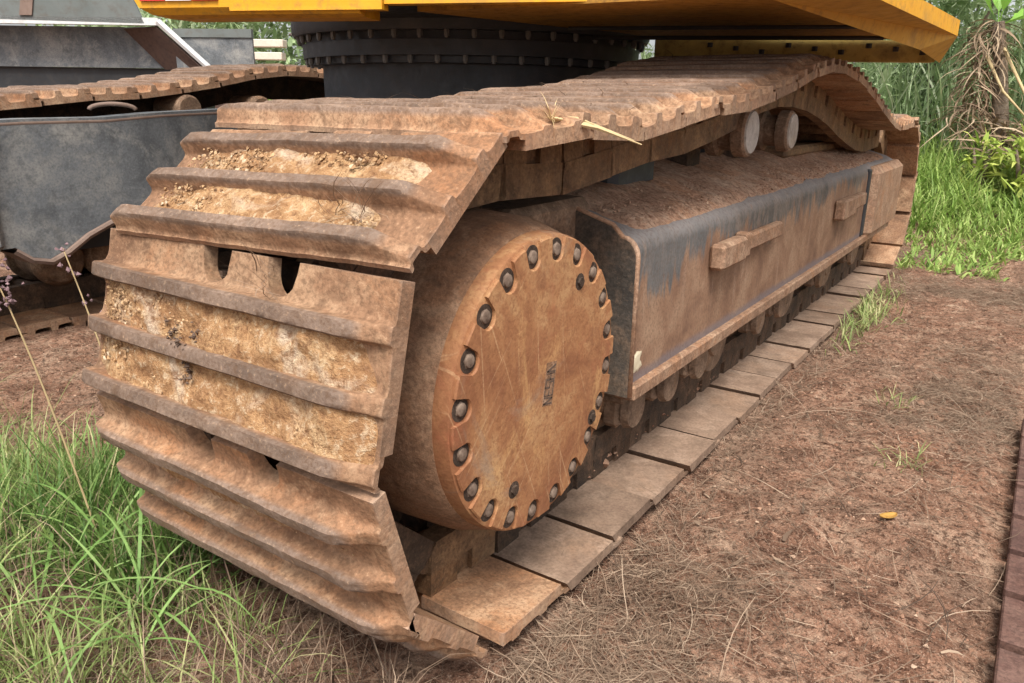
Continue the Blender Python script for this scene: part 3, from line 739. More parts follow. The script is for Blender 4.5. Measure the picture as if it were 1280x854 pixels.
# recoil fork and idler yoke under the raised run
MB().box((-.40, 2.0, .66), (-.24, 3.0, .70), bev=.01).lathe([(2.1, .055), (3.2, .055)], 'y', (-.30, 0, .55), 16).build('idler_yoke', M['link'], EX)
MB().box((-.44, .10, .46), (-.20, .40, .665), bev=.015).build('motor_guard', M['roller'], EX)
MB().box((-.40, .62, .645), (-.26, .86, .735), bev=.02).build('frame_hump', M['ring'], EX)

# car body, leg to the far track
def carbody():
    MB().box((-2.28, 1.05, .40), (-.66, 2.50, .78), bev=.02).build('carbody', M['ring'], EX)
    x = -2.34
    up = [(-.6, .745), (-.1, .757), (.27, .772), (.55, .775), (.78, .792), (1.11, .805), (1.7, .81)]
    lo = [(1.7, .50), (1.25, .50), (1.0, .485), (.77, .452), (.62, .425), (.53, .405), (.42, .36), (.34, .31), (.28, .285), (.22, .30), (.17, .34), (-.1, .34), (-.6, .34)]
    o = MB().prism(up+lo, 'x', x-.10, x).build('frame_leg', M['leg'], EX)
    # rolled rim along the arch and the top edge
    A = np.array(lo[:11]); am = MB(); P = []
    for k, (y, z) in enumerate(A):
        tn = A[min(k+1, len(A)-1)]-A[max(k-1, 0)]; tn = tn/np.linalg.norm(tn); nv = np.array([tn[1], -tn[0]]); nv = nv if nv[1] < 0 else -nv
        q = np.array([y, z])+nv*.022; P.append([(x-.12, y, z-.001), (x+.016, y, z-.001), (x+.020, *(np.array([y, z])+nv*.010)), (x+.012, *q), (x-.12, *q)])
    am.grid(np.array(P).transpose(1, 0, 2), close_u=True); am.build('arch_flange', M['legedge'], o, smooth=40)
    top = np.array([(x-.01, y, z-.014) for y, z in up]); MB().tube(top, .012, 8).build('top_rim', M['legedge'], o, smooth=True)
    MB().box((x-.05, -.5, .335), (x+.030, .135, .705), bev=.02).build('side_plate', M['leg'], o)
    MB().box((x-.05, -.5, .712), (x+.040, .150, .775), bev=.018).build('flange_block', M['legedge'], o)
    MB().tube([(-2.40+.03*cos(t), .62+.075*cos(t), .800+.022*sin(t)) for t in np.linspace(0, pi, 12)], .008, 8).build('grease_hose', M['legedge'], EX, smooth=True)
    MB().lathe([(-2.62, .06), (-2.45, .06), (-2.44, .05)], 'x', (0, .98, .80), 20).build('carrier_roller', M['roller'], EX, smooth=35)
    MB().lathe([(-2.62, .06), (-2.45, .06), (-2.44, .05)], 'x', (0, 1.35, .80), 20).build('carrier_roller', M['roller'], EX, smooth=35)
carbody()

# slewing ring with two rows of hanging bolts
def ring():
    c = (L0.x, L0.y, 0)
    o = MB().lathe([(.70, .60), (.70, .63), (.978, .632), (.980, .676), (1.003, .676), (1.004, .708), (1.056, .710), (1.058, .69), (1.084, .69), (1.085, .742), (1.10, .75), (1.175, .75), (1.178, .5)], 'z', c, 96).build('slewing_ring', M['ring'], EX, smooth=30)
    b = MB(); b.prism([(.0105*cos(t), .0105*sin(t)) for t in np.linspace(0, 2*pi, 7)[:-1]], 'z', -.020, .0); b.lathe([(-.02, .0075), (-.027, .0068)], 'z', (0, 0, 0), 8)
    bm = b.mesh('bolt', M['ringbolt'])
    for z, r, n, a0 in ((1.085, .722, 48, .0), (1.0035, .692, 44, .04)):
        for k in range(n):
            t = a0+2*pi*k/n; d = bpy.data.objects.new('bolt', bm); COL.objects.link(d); d.parent = o; d.location = Vector((c[0]+r*cos(t), c[1]+r*sin(t), z)); d.rotation_euler = (0, 0, random.uniform(0, 1))
    th = np.linspace(radians(205), radians(236), 9)
    MB().tube([(c[0]+.757*cos(t), c[1]+.757*sin(t), 1.15-.06*math.sqrt(i/8)+.004*sin(i)) for i, t in enumerate(th)], .004, 6).build('grease_line', M['rubber'], o)
ring()

# revolving upper structure (mostly above the picture)
def house():
    u = np.array([.930, .3676]); v = np.array([-u[1], u[0]])      # along the near side, and across
    P0 = np.array([.185, 1.105])
    at = lambda a, b: P0+u*a+v*b
    def slab(m, pts, z0, z1): m.prism([tuple(p) for p in pts], 'z', z0, z1); return m
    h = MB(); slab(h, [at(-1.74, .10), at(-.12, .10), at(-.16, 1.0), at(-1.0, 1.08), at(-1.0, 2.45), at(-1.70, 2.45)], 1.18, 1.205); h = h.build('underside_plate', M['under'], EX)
    # floor below the cab
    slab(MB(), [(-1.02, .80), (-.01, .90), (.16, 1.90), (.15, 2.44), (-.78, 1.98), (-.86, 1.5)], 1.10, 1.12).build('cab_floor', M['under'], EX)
    # near side skirt in two lengths with a step
    m = MB(); m.prism([tuple(p) for p in (at(-1.745, 0), at(-1.28, 0), at(-1.28, .05), at(-1.745, .05))], 'z', 1.09, 1.30)
    m.build('side_skirt', M['yellow'], EX)
    m = MB(); m.prism([tuple(p) for p in (at(-1.278, .012), at(0.0, .012), at(-.02, .06), at(-1.278, .06))], 'z', 1.105, 1.30); m.build('side_skirt', M['yellow'], EX)
    # front sill: outer face, sloping lower face
    A0, A1 = np.array([.186, 1.02]), np.array([.249, 2.172]); B0, B1 = np.array([-.015, .93]), np.array([.075, 2.60])
    dn = np.array([0, 0, 0.])
    V = [(.17, .70, 1.095), (.249, 2.159, 1.09), (.17, .70, 1.14), (.249, 2.159, 1.14), (-.01, .55, 1.088), (.007, .83, 1.08), (.18, 1.85, 1.03), (.170, 2.48, 1.018), (-.01, .55, 1.14), (.165, 2.47, 1.14)]
    m = MB().add(V, [(0, 1, 3, 2), (0, 4, 5), (0, 5, 1), (5, 6, 1), (6, 7, 1), (1, 7, 9, 3), (2, 3, 9, 8), (0, 2, 8, 4), (4, 8, 5), (5, 8, 9, 6), (6, 9, 7)])
    m.f = [f for f in m.f if f not in ((0, 4, 5), (0, 5, 1), (5, 6, 1), (6, 7, 1))]
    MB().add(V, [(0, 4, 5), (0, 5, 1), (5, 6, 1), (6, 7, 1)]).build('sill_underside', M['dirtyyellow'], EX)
    m.build('front_sill', M['yellow'], EX)
    # rear cross beam with bolts
    a, b = np.array([.155, 2.46]), np.array([-.80, 1.99]); d = (b-a)/np.linalg.norm(b-a); nrm = np.array([-d[1], d[0]])
    if nrm[1] < 0: nrm = -nrm
    m = MB(); m.prism([tuple(a), tuple(b), tuple(b+nrm*.06), tuple(a+nrm*.06)], 'z', 1.020, 1.098); bo = m.build('cross_beam', M['olive'], EX)
    for k in range(9):
        p = a+d*(.05+.10*k)-nrm*.004; t = MB(); t.prism([(p[0]+.011*cos(q), p[1]+.011*sin(q)) for q in np.linspace(0, 2*pi, 7)[:-1]], 'z', 1.045+.012*(k % 3), 1.062+.012*(k % 3)); t.build('bolt', M['black'], bo)
    # pipes and channels under the cab floor
    for k, (b0, b1, r) in enumerate((((-.85, 1.55, 1.075), (.05, 1.95, 1.075), .007), ((-.8, 1.30, 1.085), (.03, 1.62, 1.085), .006))):
        MB().tube([b0, b1], r, 8).build('hose_pipe', M['black'], EX)
    slab(MB(), [at(-1.78, .165), at(-1.22, .10), at(-1.05, .75), at(-1.5, 1.0)], 1.118, 1.176).build('swing_frame_shade', M['black'], EX)  # block made black to stand in for the shadow under the upper body
    # counterweight: rounded lower edge and slanting flank
    m = MB(); pr = []
    e0, e1 = at(-2.42, .06), at(-1.75, .06)
    for z, off, sx in ((1.075, .055, .06), (1.082, .02, .03), (1.10, 0, .0), (1.30, -.01, -.12), (2.0, -.01, -.30), (2.05, .05, -.2)):
        pr.append([(*at(-2.04+sx, off), z), (*at(-1.35, off), z), (*at(-1.35, .16), z), (*at(-2.02+sx, .16), z)])
    m = MB().add(np.array(pr).reshape(-1, 3), [(k*4+j, k*4+(j+1) % 4, (k+1)*4+(j+1) % 4, (k+1)*4+j) for k in range(5) for j in range(4)]+[(0, 1, 2, 3), (20, 23, 22, 21)])
    m.v[0][:, 0] -= 0; cw = m.build('counterweight', M['yellow'], EX)
    q = at(-2.20, -.006)
    for k, mt in enumerate(('red', 'white', 'red')):
        z0, z1 = 1.118, 1.16; a0 = at(-2.03+.085*k, -.008); a1 = at(-2.03+.085*k+.083, -.008); b0 = at(-2.03+.085*k+.083, .004); b1 = at(-2.03+.085*k, .004)
        MB().prism([tuple(a0), tuple(a1), tuple(b0), tuple(b1)], 'z', z0, z1).build('reflective_strip', M[mt], cw)
    # body and cab above
    m = MB(); slab(m, [at(-1.73, .12), at(-1.36, .12), at(-1.05, 2.4), at(-1.69, 2.4)], 1.31, 2.3); m.build('engine_cover', M['yellow'], EX)
    c = MB(); slab(c, [at(-1.3, .10), at(-.16, .10), at(-.10, .96), at(-1.3, .96)], 1.20, 1.24); cb = c.build('cab', M['yellow'], EX)
    for a_, b_ in ((-1.29, .11), (-.17, .11), (-.12, .93), (-1.29, .93)):
        m = MB(); p = at(a_, b_); m.box((p[0]-.035, p[1]-.035, 1.24), (p[0]+.035, p[1]+.035, 2.75)); m.build('cab_pillar', M['yellow'], cb)
    m = MB(); slab(m, [at(-1.26, .13), at(-.2, .13), at(-.145, .91), at(-1.26, .91)], 1.242, 2.74); m.build('cab_glass', M['glass'], cb)
    m = MB(); slab(m, [at(-1.34, .06), at(-.1, .06), at(-.06, .99), at(-1.34, .99)], 2.752, 2.82); m.build('cab_roof', M['yellow'], cb)
house()

# ------------------------------------------------------------------ the neighbouring crawler track at the right edge
def neighbour():
    t = empty('crawler_track', (.95, .9, 0), 'dark red brown steel shoes of another crawler track along the bare path', 'crawler track')
    for k in range(11):
        y = -.32+.165*k; m = MB()
        m.box((.655, y-.0705, .004), (1.255, y+.0705, .030), bev=.003)
        for g in (-.05, .01, .066): m.box((.665, y+g-.008, -.014), (1.245, y+g+.008, .005))
        m.build('track_shoe', M['rshoe'], t)
    m = MB(); m.box((.86, -.36, .0205), (.90, 1.56, .11), bev=.01); m.box((1.02, -.36, .0205), (1.06, 1.56, .11), bev=.01); m.build('chain_rail', M['rshoe'], t)
neighbour()

# ------------------------------------------------------------------ grey steel tub behind the far track
def tub():
    t = empty('tipper_body', (-5.2, 2.2, 0), 'grey steel tipper body with pale rim standing behind the far track', 'tipper body')
    a = np.array([-6.4, 1.40]); b = np.array([-4.86, 2.42]); d = (b-a)/np.linalg.norm(b-a); n = np.array([-d[1], d[0]])
    Ls = np.linalg.norm(b-a)
    def P(s, o, z): return (*(a+d*s+n*o), z)
    def sheet(name, mat, pts, th=.02, par=t):
        q = np.array(pts); nn = np.cross(q[1]-q[0], q[2]-q[0]); nn = nn/np.linalg.norm(nn)*th
        k = len(q); m = MB().add(np.concatenate([q, q+nn]), [tuple(range(k)), tuple(range(k, 2*k))[::-1]]+[(i, (i+1) % k, k+(i+1) % k, k+i) for i in range(k)])
        return m.build(name, mat, par)
    sheet('side_wall', M['tubgrey'], [P(-.5, .02, 1.38), P(Ls-.10, .02, 1.345), P(Ls-.35, .02, 2.0), P(-.5, .02, 2.0)])
    MB().prism([(0, 0)]*0+[tuple(a-d*.5), tuple(b), tuple(b+n*.06), tuple(a-d*.5+n*.06)], 'z', 1.335, 1.385).build('rim', M['tubrim'], t)
    # slanting end rail
    MB().tube([P(Ls, .0, 1.36), P(Ls+.32, .02, 1.06), P(Ls+.36, .02, 1.0)], .024, 6).build('end_rail', M['tubrim'], t)
    sheet('lower_panel', M['leg'], [P(-.5, .22, 1.05), P(Ls-.06, .22, 1.05), P(Ls-.34, .22, 1.336), P(-.5, .22, 1.336)])
    sheet('end_plate', M['tubdark'], [P(Ls-.06, .20, 1.05), P(Ls+.29, .03, 1.05), P(Ls-.02, .03, 1.333), P(Ls-.34, .20, 1.333)])
    m = MB().box((0, 0, 0), (.03, .01, .6)); m.v[0] = np.array([P(.86+.25*x[2]+x[0]*3, -.012+x[1], 1.39+x[2]) for x in m.v[0]]); m.build('strap', M['legedge'], t)
    MB().prism([tuple(a-d*.5+n*.24), tuple(b+d*.2+n*.24), tuple(b+d*.2+n*.9), tuple(a-d*.5+n*.9)], 'z', .25, 1.05).build('chassis', M['black'], t)  # black in place of the shadow below the rim
    m = MB()
    for s in (.2, 1.5):
        c = a+d*s+n*.5; m.box((c[0]-.2, c[1]-.2, -.02), (c[0]+.2, c[1]+.2, .25))
    m.build('support_block', M['tubdark'], t)
    g = empty('side_panel', (-4.5, 2.7, 0), 'pale grey flat steel panel beside the tipper body rim', 'steel panel')
    a2, b2 = np.array([-4.84, 2.52]), np.array([-4.32, 2.80])
    MB().prism([tuple(a2), tuple(b2), tuple(b2+n*.03), tuple(a2+n*.03)], 'z', 1.0, 1.26).build('panel_face', M['leg'], g)
    MB().prism([tuple(a2-n*.01), tuple(b2-n*.01), tuple(b2+n*.04), tuple(a2+n*.04)], 'z', 1.262, 1.32).build('panel_rail', M['tubgrey'], g)
    MB().box((-4.66, 2.68, -.02), (-4.52, 2.80, 1.0)).build('post', M['tubdark'], g)
tub()
def planks():
    t = empty('plank_stack', (-6.4, 4.6, 0), 'pale wooden planks stacked in front of bright meadow', 'plank stack')
    for k in range(9):
        z = .35+.125*k
        MB().box((-.30, -.08, z), (.26-.02*(k % 2), .08, z+.075), M=(((.83, -.55, 0), (.55, .83, 0), (0, 0, 1)), (-6.42, 4.55, 0)), bev=.006).build('plank', M['plank'], t)
    MB().box((-.2, -.06, -.02), (.2, .06, .35), M=(((.83, -.55, 0), (.55, .83, 0), (0, 0, 1)), (-6.42, 4.55, 0))).build('trestle', M['plank'], t)
planks()

# ------------------------------------------------------------------ vegetation and litter
def gz(x, y): return ground_h(x, y)
def in_track(x, y, pad=.0):
    return ((x > -.66-pad) & (x < .015+pad) & (y > -.36-pad) & (y < 3.7)) | ((x > -3.15) & (x < -2.43+pad) & (y > -.4) & (y < 3.8)) | (x > .645-pad)
def litter():
    # dry stems lying on the path
    n = 170000; x = np.concatenate([U(-2.2, .66, n//3), U(-.1, .66, n-n//3)]); y = U(-.95, 4.3, n)
    dens = .5+.9*fbm(N3(x*1.9, y*1.9), 4, 41)+.25*fbm(N3(x*7, y*7), 2, 44)
    near = np.exp(-((y+.35)**2)/.35)*.35
    keep = (U(0, 1, n) < np.clip((dens-.28)*1.5+near, .06, 1)) & ~in_track(x, y)
    x, y = x[keep], y[keep]; n = len(x); B = np.stack([x, y, gz(x, y)+U(.001, .012, n)], 1)
    s = strips('dry_grass_litter', B, U(0, 2*pi, n), RNG.gamma(2.2, .012, n)+.008, U(.0007, .0017, n), U(-.1, .35, n), M['straw'], 3, U(-.6, .6, n), taper=.5, lift=U(-.06, .30, n), kink=RNG.normal(0, .38, n))
    tag(s, 'tangle of dry straw and dead grass on the soil', kind='stuff')
    n = 900; x = U(-.05, .66, n); y = U(-.8, 3.5, n); k = ~in_track(x, y) & (fbm(N3(x*2, y*2), 3, 47) > -.1); x, y = x[k], y[k]; n = len(x)
    s = strips('straw_stems', np.stack([x, y, gz(x, y)+U(.004, .02, n)], 1), U(0, 2*pi, n), U(.07, .18, n), U(.0010, .0022, n), U(0, .4, n), M['straw'], 4, U(-.4, .4, n), taper=.4, lift=U(0, .30, n), kink=RNG.normal(0, .3, n))
    tag(s, 'longer dry stems scattered over the path', kind='stuff')
    n = 45000; x = U(-2.2, .66, n); y = U(-.95, 4.2, n); k = ~in_track(x, y); x, y = x[k], y[k]
    c = crumbs('soil_crumbs', np.stack([x, y, gz(x, y)+.001], 1), np.minimum(RNG.gamma(1.5, .0011, len(x))+.0008, .006), M['crumb'])
    tag(c, 'loose crumbs of red soil and gravel', kind='stuff')
    n = 1500; x = U(-1.6, .64, n); y = U(-.95, 4.0, n); k = ~in_track(x, y, .01) & (fbm(N3(x*2.3, y*2.3), 3, 48) > -.1); x, y = x[k], y[k]
    c = crumbs('soil_clods', np.stack([x, y, gz(x, y)+.001], 1), np.minimum(RNG.gamma(2., .0024, len(x))+.003, .014), M['clod'], None, .6); tag(c, 'crumbling clods of red brown soil', kind='stuff')
    n = 260; x = U(-.9, .64, n); y = U(-.9, 3.6, n); k = ~in_track(x, y, .01); x, y = x[k], y[k]; n = len(x)
    s = strips('leaf_litter', np.stack([x, y, gz(x, y)+.004], 1), U(0, 2*pi, n), U(.012, .04, n), U(.004, .012, n), U(-.4, 1.2, n), M['straw'], 3, U(-.6, .6, n), lift=U(.0, .6, n), kink=U(-.8, .8, n)); tag(s, 'curled dead leaf scraps on the soil', kind='stuff')
    # stubble along the near edge of the shoe row
    n = 1500; x = U(.0, .09, n); y = U(-.32, 3.6, n); B = np.stack([x, y, gz(x, y)], 1)
    s = strips('edge_straw', B, U(0, 2*pi, n), U(.03, .10, n), U(.001, .0022, n), U(0, .8, n), M['straw'], 3, lift=U(.0, .6, n), kink=RNG.normal(0, .4, n)); tag(s, 'dry straw caught along the row of shoes', kind='stuff')
litter()
def left_grass():
    # dense fine grass left of the front shoes
    n = 17000; x = U(-2.3, -.36, n); y = U(-.95, .0, n)
    edge = fbm(N3(x*2.2, y*2.2), 3, 51)
    t = -.47-.42*(y+.55)                              # border of the tussocks, running away from the shoes
    m = (x < np.where(y < -.38, -.30-.0*y, -.72)+.12*edge) & (fbm(N3(x*3.5, y*3.5), 3, 52) > .22-.35*np.clip(-.75-x, 0, .5)) & ~in_track(x, y, .02) & (y < -.34-.10*(x+1.2)+.10*edge)
    x, y = x[m], y[m]; n = len(x)
    tall = np.clip(.55+.5*fbm(N3(x*2.4, y*2.4), 2, 53)+.4*np.clip(-.5-x, 0, .6)-.5*np.clip(y+.15, 0, 1), .15, 1.2)
    s = strips('grass', np.stack([x, y, gz(x, y)-.005], 1), U(0, 2*pi, n), tall*U(.10, .34, n), U(.0016, .0046, n), U(.1, 1.5, n), M['grass'], 5, lift=U(.75, 1.55, n), kink=U(-.6, .6, n))
    tag(s, 'fine green grass growing by the front of the track', kind='stuff')
    n = 4500; x = U(-2.2, -.40, n); y = U(-.93, -.36, n); k = (x < np.where(y < -.38, -.33, -.72)+.1*fbm(N3(x*3, y*3), 2, 58)) & ~in_track(x, y, .02) & (fbm(N3(x*3, y*3), 3, 59) > -.1); x, y = x[k], y[k]; n = len(x)
    s = strips('grass', np.stack([x, y, gz(x, y)-.005], 1), U(0, 2*pi, n), U(.05, .24, n), U(.0022, .006, n), U(.3, 1.9, n), M['grassdark'], 4, lift=U(.5, 1.4, n), kink=U(-.8, .8, n)); tag(s, 'low dark undergrowth between the tall grass blades', kind='stuff')
    # low dark tuft against the lowest shoes
    n = 2600; x = U(-1.1, -.60, n); y = U(-.50, -.05, n); s = strips('grass', np.stack([x, y, gz(x, y)], 1), U(0, 2*pi, n), U(.06, .24, n), U(.002, .006, n), U(.2, 1.5, n), M['grassdark'], 4, lift=U(.6, 1.5, n)); tag(s, 'dark green grass under the left end of the front shoes', kind='stuff')
    # sparse blades in front of the lowest shoe
    n = 240; x = U(-.6, -.18, n); y = U(-.75, -.40, n); B = np.stack([x, y, gz(x, y)], 1)
    s = strips('grass', B, U(0, 2*pi, n), U(.05, .2, n), U(.0015, .004, n), U(.2, 1.3, n), M['grass'], 4, lift=U(.4, 1.4, n)); tag(s, 'thin grass on the soil before the lowest shoe', kind='stuff')
    n = 3400; x = U(-1.3, .0, n); y = U(-.92, -.36, n); B = np.stack([x, y, gz(x, y)], 1)
    s = strips('dead_grass', B, U(0, 2*pi, n), U(.05, .24, n), U(.0010, .0028, n), U(.2, 1.5, n), M['straw'], 4, lift=U(.1, 1.4, n), kink=U(-1, 1, n)); tag(s, 'withered stalks among the green grass', kind='stuff')
    # broad arching blades, tuft by tuft
    spots = [(-.52, -.50, 15, .30, 'broad bladed grass tuft with a bright centre below the front shoes'),
             (-.44, -.56, 7, .22, 'small broad bladed tuft nearest the lowest shoe'),
             (-.66, -.60, 14, .34, 'broad bladed grass tuft at the lower edge of the grass'),
             (-.74, -.45, 12, .33, 'broad bladed grass tuft beside the left end of the lowest shoes'),
             ]
    for (x, y, n, L, lab) in spots:
        B = np.tile([x, y, float(gz(x, y))+.03], (n, 1))+np.stack([U(-.015, .015, n), U(-.015, .015, n), U(0, .04, n)], 1)
        s = strips('grass_tuft', B, np.linspace(0, 2*pi, n, endpoint=False)+U(-.3, .3, n), L*U(.6, 1.15, n), U(.004, .0075, n), U(1.0, 1.9, n), M['blade'], 9, lift=U(.35, 1.05, n), kink=U(-.3, .3, n))
        tag(s, lab, 'grass tuft', 'broad grass tufts by the front shoes')
    # flowering stalks with purplish seed heads
    for (bx, by, tx, ty, tz, lab) in ((-.78, -.42, -.83, -.52, .64, 'tall grass stalk with fluffy purple seed head at the picture edge'),
                                      (-.72, -.34, -.80, -.40, .60, 'thin grass stalk with small purple seed head before the far track')):
        e = empty('flowering_grass', (bx, by, float(gz(bx, by))), lab, 'grass stalk')
        b = np.array([bx, by, float(gz(bx, by))]); p = np.array([tx, ty, tz]); t = np.linspace(0, 1, 12)[:, None]
        C = b+(p-b)*t+np.array([0, 0, .06])*np.sin(t*pi)
        MB().tube(C, np.linspace(.0022, .0011, 12), 5).build('stalk', M['strawpale'], e)
        k = 90 if tz > .62 else 14; q = U(.74, 1.0, k); cc = b+(p-b)*q[:, None]+np.array([0, 0, .06])*np.sin(q*pi)[:, None]+RNG.normal(0, .011, (k, 3))
        crumbs('seed_head', cc, U(.003, .006, k), M['seed'], e, 1.)
left_grass()

def right_bank():
    n = 15000; x = U(-.75, 2.6, n); y = 4.35+RNG.gamma(1.6, 1.0, n); y = np.minimum(y, 9)
    ok = (y > 4.45-.25*fbm(N3(x*2, y*0), 2, 61)-.30*np.clip(x, 0, 1.2)) & (x > -.62+.12*fbm(N3(y*2, y*0), 2, 62)-.25*np.clip(y-4.6, 0, 2))
    x, y = x[ok], y[ok]; n = len(x); clump = fbm(N3(x*2.6, y*2.6), 3, 63)
    front = np.clip((y-4.3)/1.3, .22, 1)
    s = strips('tall_grass', np.stack([x, y, gz(x, y)-.01], 1), U(0, 2*pi, n), (.50+.20*clump)*front*U(.5, 1.2, n), U(.006, .016, n), U(.3, 1.9, n), M['lime'], 5, lift=U(.8, 1.5, n), kink=U(-.7, .7, n))
    tag(s, 'lush bright green grass bank behind the far end of the track', kind='stuff')
    # low leafy cover at its foot and on the path
    n = 2600; x = U(-.3, 1.4, n); y = U(3.55, 4.7, n); ok = (fbm(N3(x*3, y*3), 3, 65) > .15-.35*(y-3.9)) & (x > -.02); x, y = x[ok], y[ok]; n = len(x)
    s = strips('ground_cover', np.stack([x, y, gz(x, y)], 1), U(0, 2*pi, n), U(.03, .12, n), U(.008, .02, n), U(.2, 1.6, n), M['lime'], 3, lift=U(.2, 1.3, n)); tag(s, 'low leafy weeds at the foot of the grass bank', kind='stuff')
    n = 500; x = RNG.normal(.05, .05, n); y = RNG.normal(2.45, .25, n); ok = x > .012; x, y = x[ok], y[ok]; n = len(x)
    s = strips('weed_tuft', np.stack([x, y, gz(x, y)], 1), U(0, 2*pi, n), U(.03, .12, n), U(.003, .008, n), U(.2, 1.5, n), M['grass'], 3, lift=U(.4, 1.4, n)); tag(s, 'small green weed growing at the edge of the lower shoes', kind='stuff')
    for px, py in ((.33, 1.35), (.42, .92)):
        n = 40; s = strips('seedling', np.stack([RNG.normal(px, .03, n), RNG.normal(py, .04, n), np.full(n, float(gz(px, py)))], 1), U(0, 2*pi, n), U(.02, .07, n), U(.002, .005, n), U(.2, 1, n), M['grass'], 3, lift=U(.4, 1.4, n))
        tag(s, 'faint green seedlings sprouting on the bare path', kind='stuff')
right_bank()

def shrub(x, y, h, r, mat, label, seed, n=2600, leaf=.05, name='shrub', group=None):
    e = empty(name, (x, y, float(gz(x, y))), label, 'shrub', group); z0 = float(gz(x, y))
    m = MB()
    for k in range(6):
        a = random.uniform(0, 6.28); q = r*.6; m.tube([(x, y, z0-.05), (x+q*.4*cos(a), y+q*.4*sin(a), z0+h*.45), (x+q*cos(a+.3), y+q*sin(a+.3), z0+h*.85)], [.03, .02, .006], 6)
    m.build('stem', M['bark'], e, smooth=True)
    nc = 26; cth = RNG.uniform(0, 2*pi, nc); crr = r*np.sqrt(RNG.uniform(0, 1, nc)); cz = z0+h*RNG.uniform(.12, 1, nc); crr *= 1-.45*np.clip((cz-z0)/h-.5, 0, 1)
    cx, cy = x+crr*np.cos(cth), y+crr*np.sin(cth); i = RNG.integers(0, nc, n); sp = r*.28
    B = np.stack([cx[i]+RNG.normal(0, sp, n), cy[i]+RNG.normal(0, sp, n), cz[i]+RNG.normal(0, sp*.9, n)], 1); B[:, 2] = np.maximum(B[:, 2], z0+.02)
    s = strips('foliage', B, U(0, 2*pi, n), U(.7, 2.2, n)*leaf, U(.3, .6, n)*leaf, U(0, 1.4, n), mat, 3, U(-.7, .7, n), parent=e, lift=U(-.3, 1.3, n))
    s.location = -e.location
shrub(-.35, 7.6, 2.2, .75, M['bush'], 'grey green shrub just behind the bump of the near track', 1, 4200, .09)
shrub(.75, 8.6, 2.6, .8, M['bush'], 'tall grey green shrub behind the hanging dead leaves', 2, 4200, .09)
shrub(-1.6, 9.2, 2.6, .9, M['bush'], 'dark shrub seen under the yellow cross beam', 3, 3600, .10)
shrub(.20, 5.5, .46, .12, M['brightleaf'], 'low bright lime shrub on top of the grass bank', 4, 160, .07)
shrub(.48, 5.4, .46, .16, M['brightleaf'], 'yellow green leafy shrub at the right end of the grass bank', 5, 220, .08)

def banana():
    bx, by = .32, 6.1; z0 = float(gz(bx, by))
    e = empty('banana_plant', (bx, by, z0), 'banana plant with broad green leaves and a skirt of dead brown leaves', 'banana plant')
    MB().tube([(bx, by, z0-.1), (bx-.08, by, z0+.5), (bx-.17, by, z0+1.0), (bx-.22, by, z0+1.24)], [.06, .06, .05, .04], 10).build('trunk', M['bark'], e, smooth=True)
    top = np.array([bx-.22, by, z0+1.22])
    for ang, el, L, Wd, bend in ((.25, .35, 1.3, .34, .6), (-.15, .25, 1.2, .30, .4), (.9, .3, 1.2, .3, .7), (1.9, 1.1, 1.2, .30, .8), (3.5, 1.0, 1.1, .30, .9), (5.2, 1.25, 1.1, .3, .7)):
        n = 22; t = np.linspace(0, 1, n); el_t = el-bend*t**1.4; c = np.zeros((n, 3)); p = top.copy()
        for k in range(n):
            c[k] = p; p = p+np.array([cos(ang)*cos(el_t[k]), sin(ang)*cos(el_t[k]), sin(el_t[k])])*L/n
        w_ = Wd*np.clip(np.sin(np.clip((t-.12)/.88, 0, 1)*pi)**.6, .03, 1)*.5; side = np.array([-sin(ang), cos(ang), 0]); P = []
        for q in np.linspace(-1, 1, 9):
            P.append(c+side*w_[:, None]*q+np.array([0, 0, 1])*(abs(q)*w_*.45+.008*np.sin(t*60+q*3)*abs(q))[:, None])
        m = MB().grid(np.array(P)); m.build('leaf', M['banana'], e, smooth=True, recalc=False)
    # dead leaves hanging round the trunk
    n = 520; a = U(0, 2*pi, n); B = np.stack([bx-.30+U(-.12, .14, n), by+U(-.14, .14, n), z0+U(.45, 1.25, n)], 1); B[:, 0] += (1.25-(B[:, 2]-z0))*.0; B[:, :2] = np.array([bx-.24, by])+(B[:, :2]-np.array([bx-.24, by]))*(1.5-(B[:, 2]-z0))[:, None]
    s = strips('dead_leaves', B, a, U(.12, .40, n), U(.005, .020, n), U(.8, 1.7, n), M['dead'], 6, U(-.8, .8, n), parent=e, lift=U(-.7, .3, n), kink=U(-1.2, 1.2, n)); s.location = -e.location
    s['kind'] = 'stuff'
    n = 420; B = np.stack([U(bx-.2, bx+.7, n), U(by-.3, by+.2, n), z0+U(.15, .50, n)], 1)
    s = strips('dead_leaf_heap', B, U(0, 2*pi, n), U(.15, .5, n), U(.008, .03, n), U(.4, 1.6, n), M['dead'], 5, U(-.8, .8, n), parent=e, lift=U(.1, .9, n), kink=U(-.8, .8, n)); s.location = -e.location
    s['kind'] = 'stuff'
    for p in ([(bx-.15, by-.1, z0+1.05), (bx+.05, by-.2, z0+.72), (bx+.28, by-.3, z0+.42), (bx+.5, by-.35, z0+.2)], [(bx-.25, by-.1, z0+1.0), (bx-.1, by-.2, z0+.75), (bx+.1, by-.3, z0+.55)]):
        MB().tube(p, np.linspace(.012, .006, len(p)), 6).build('dry_stalk', M['strawpale'], e, smooth=True)
banana()

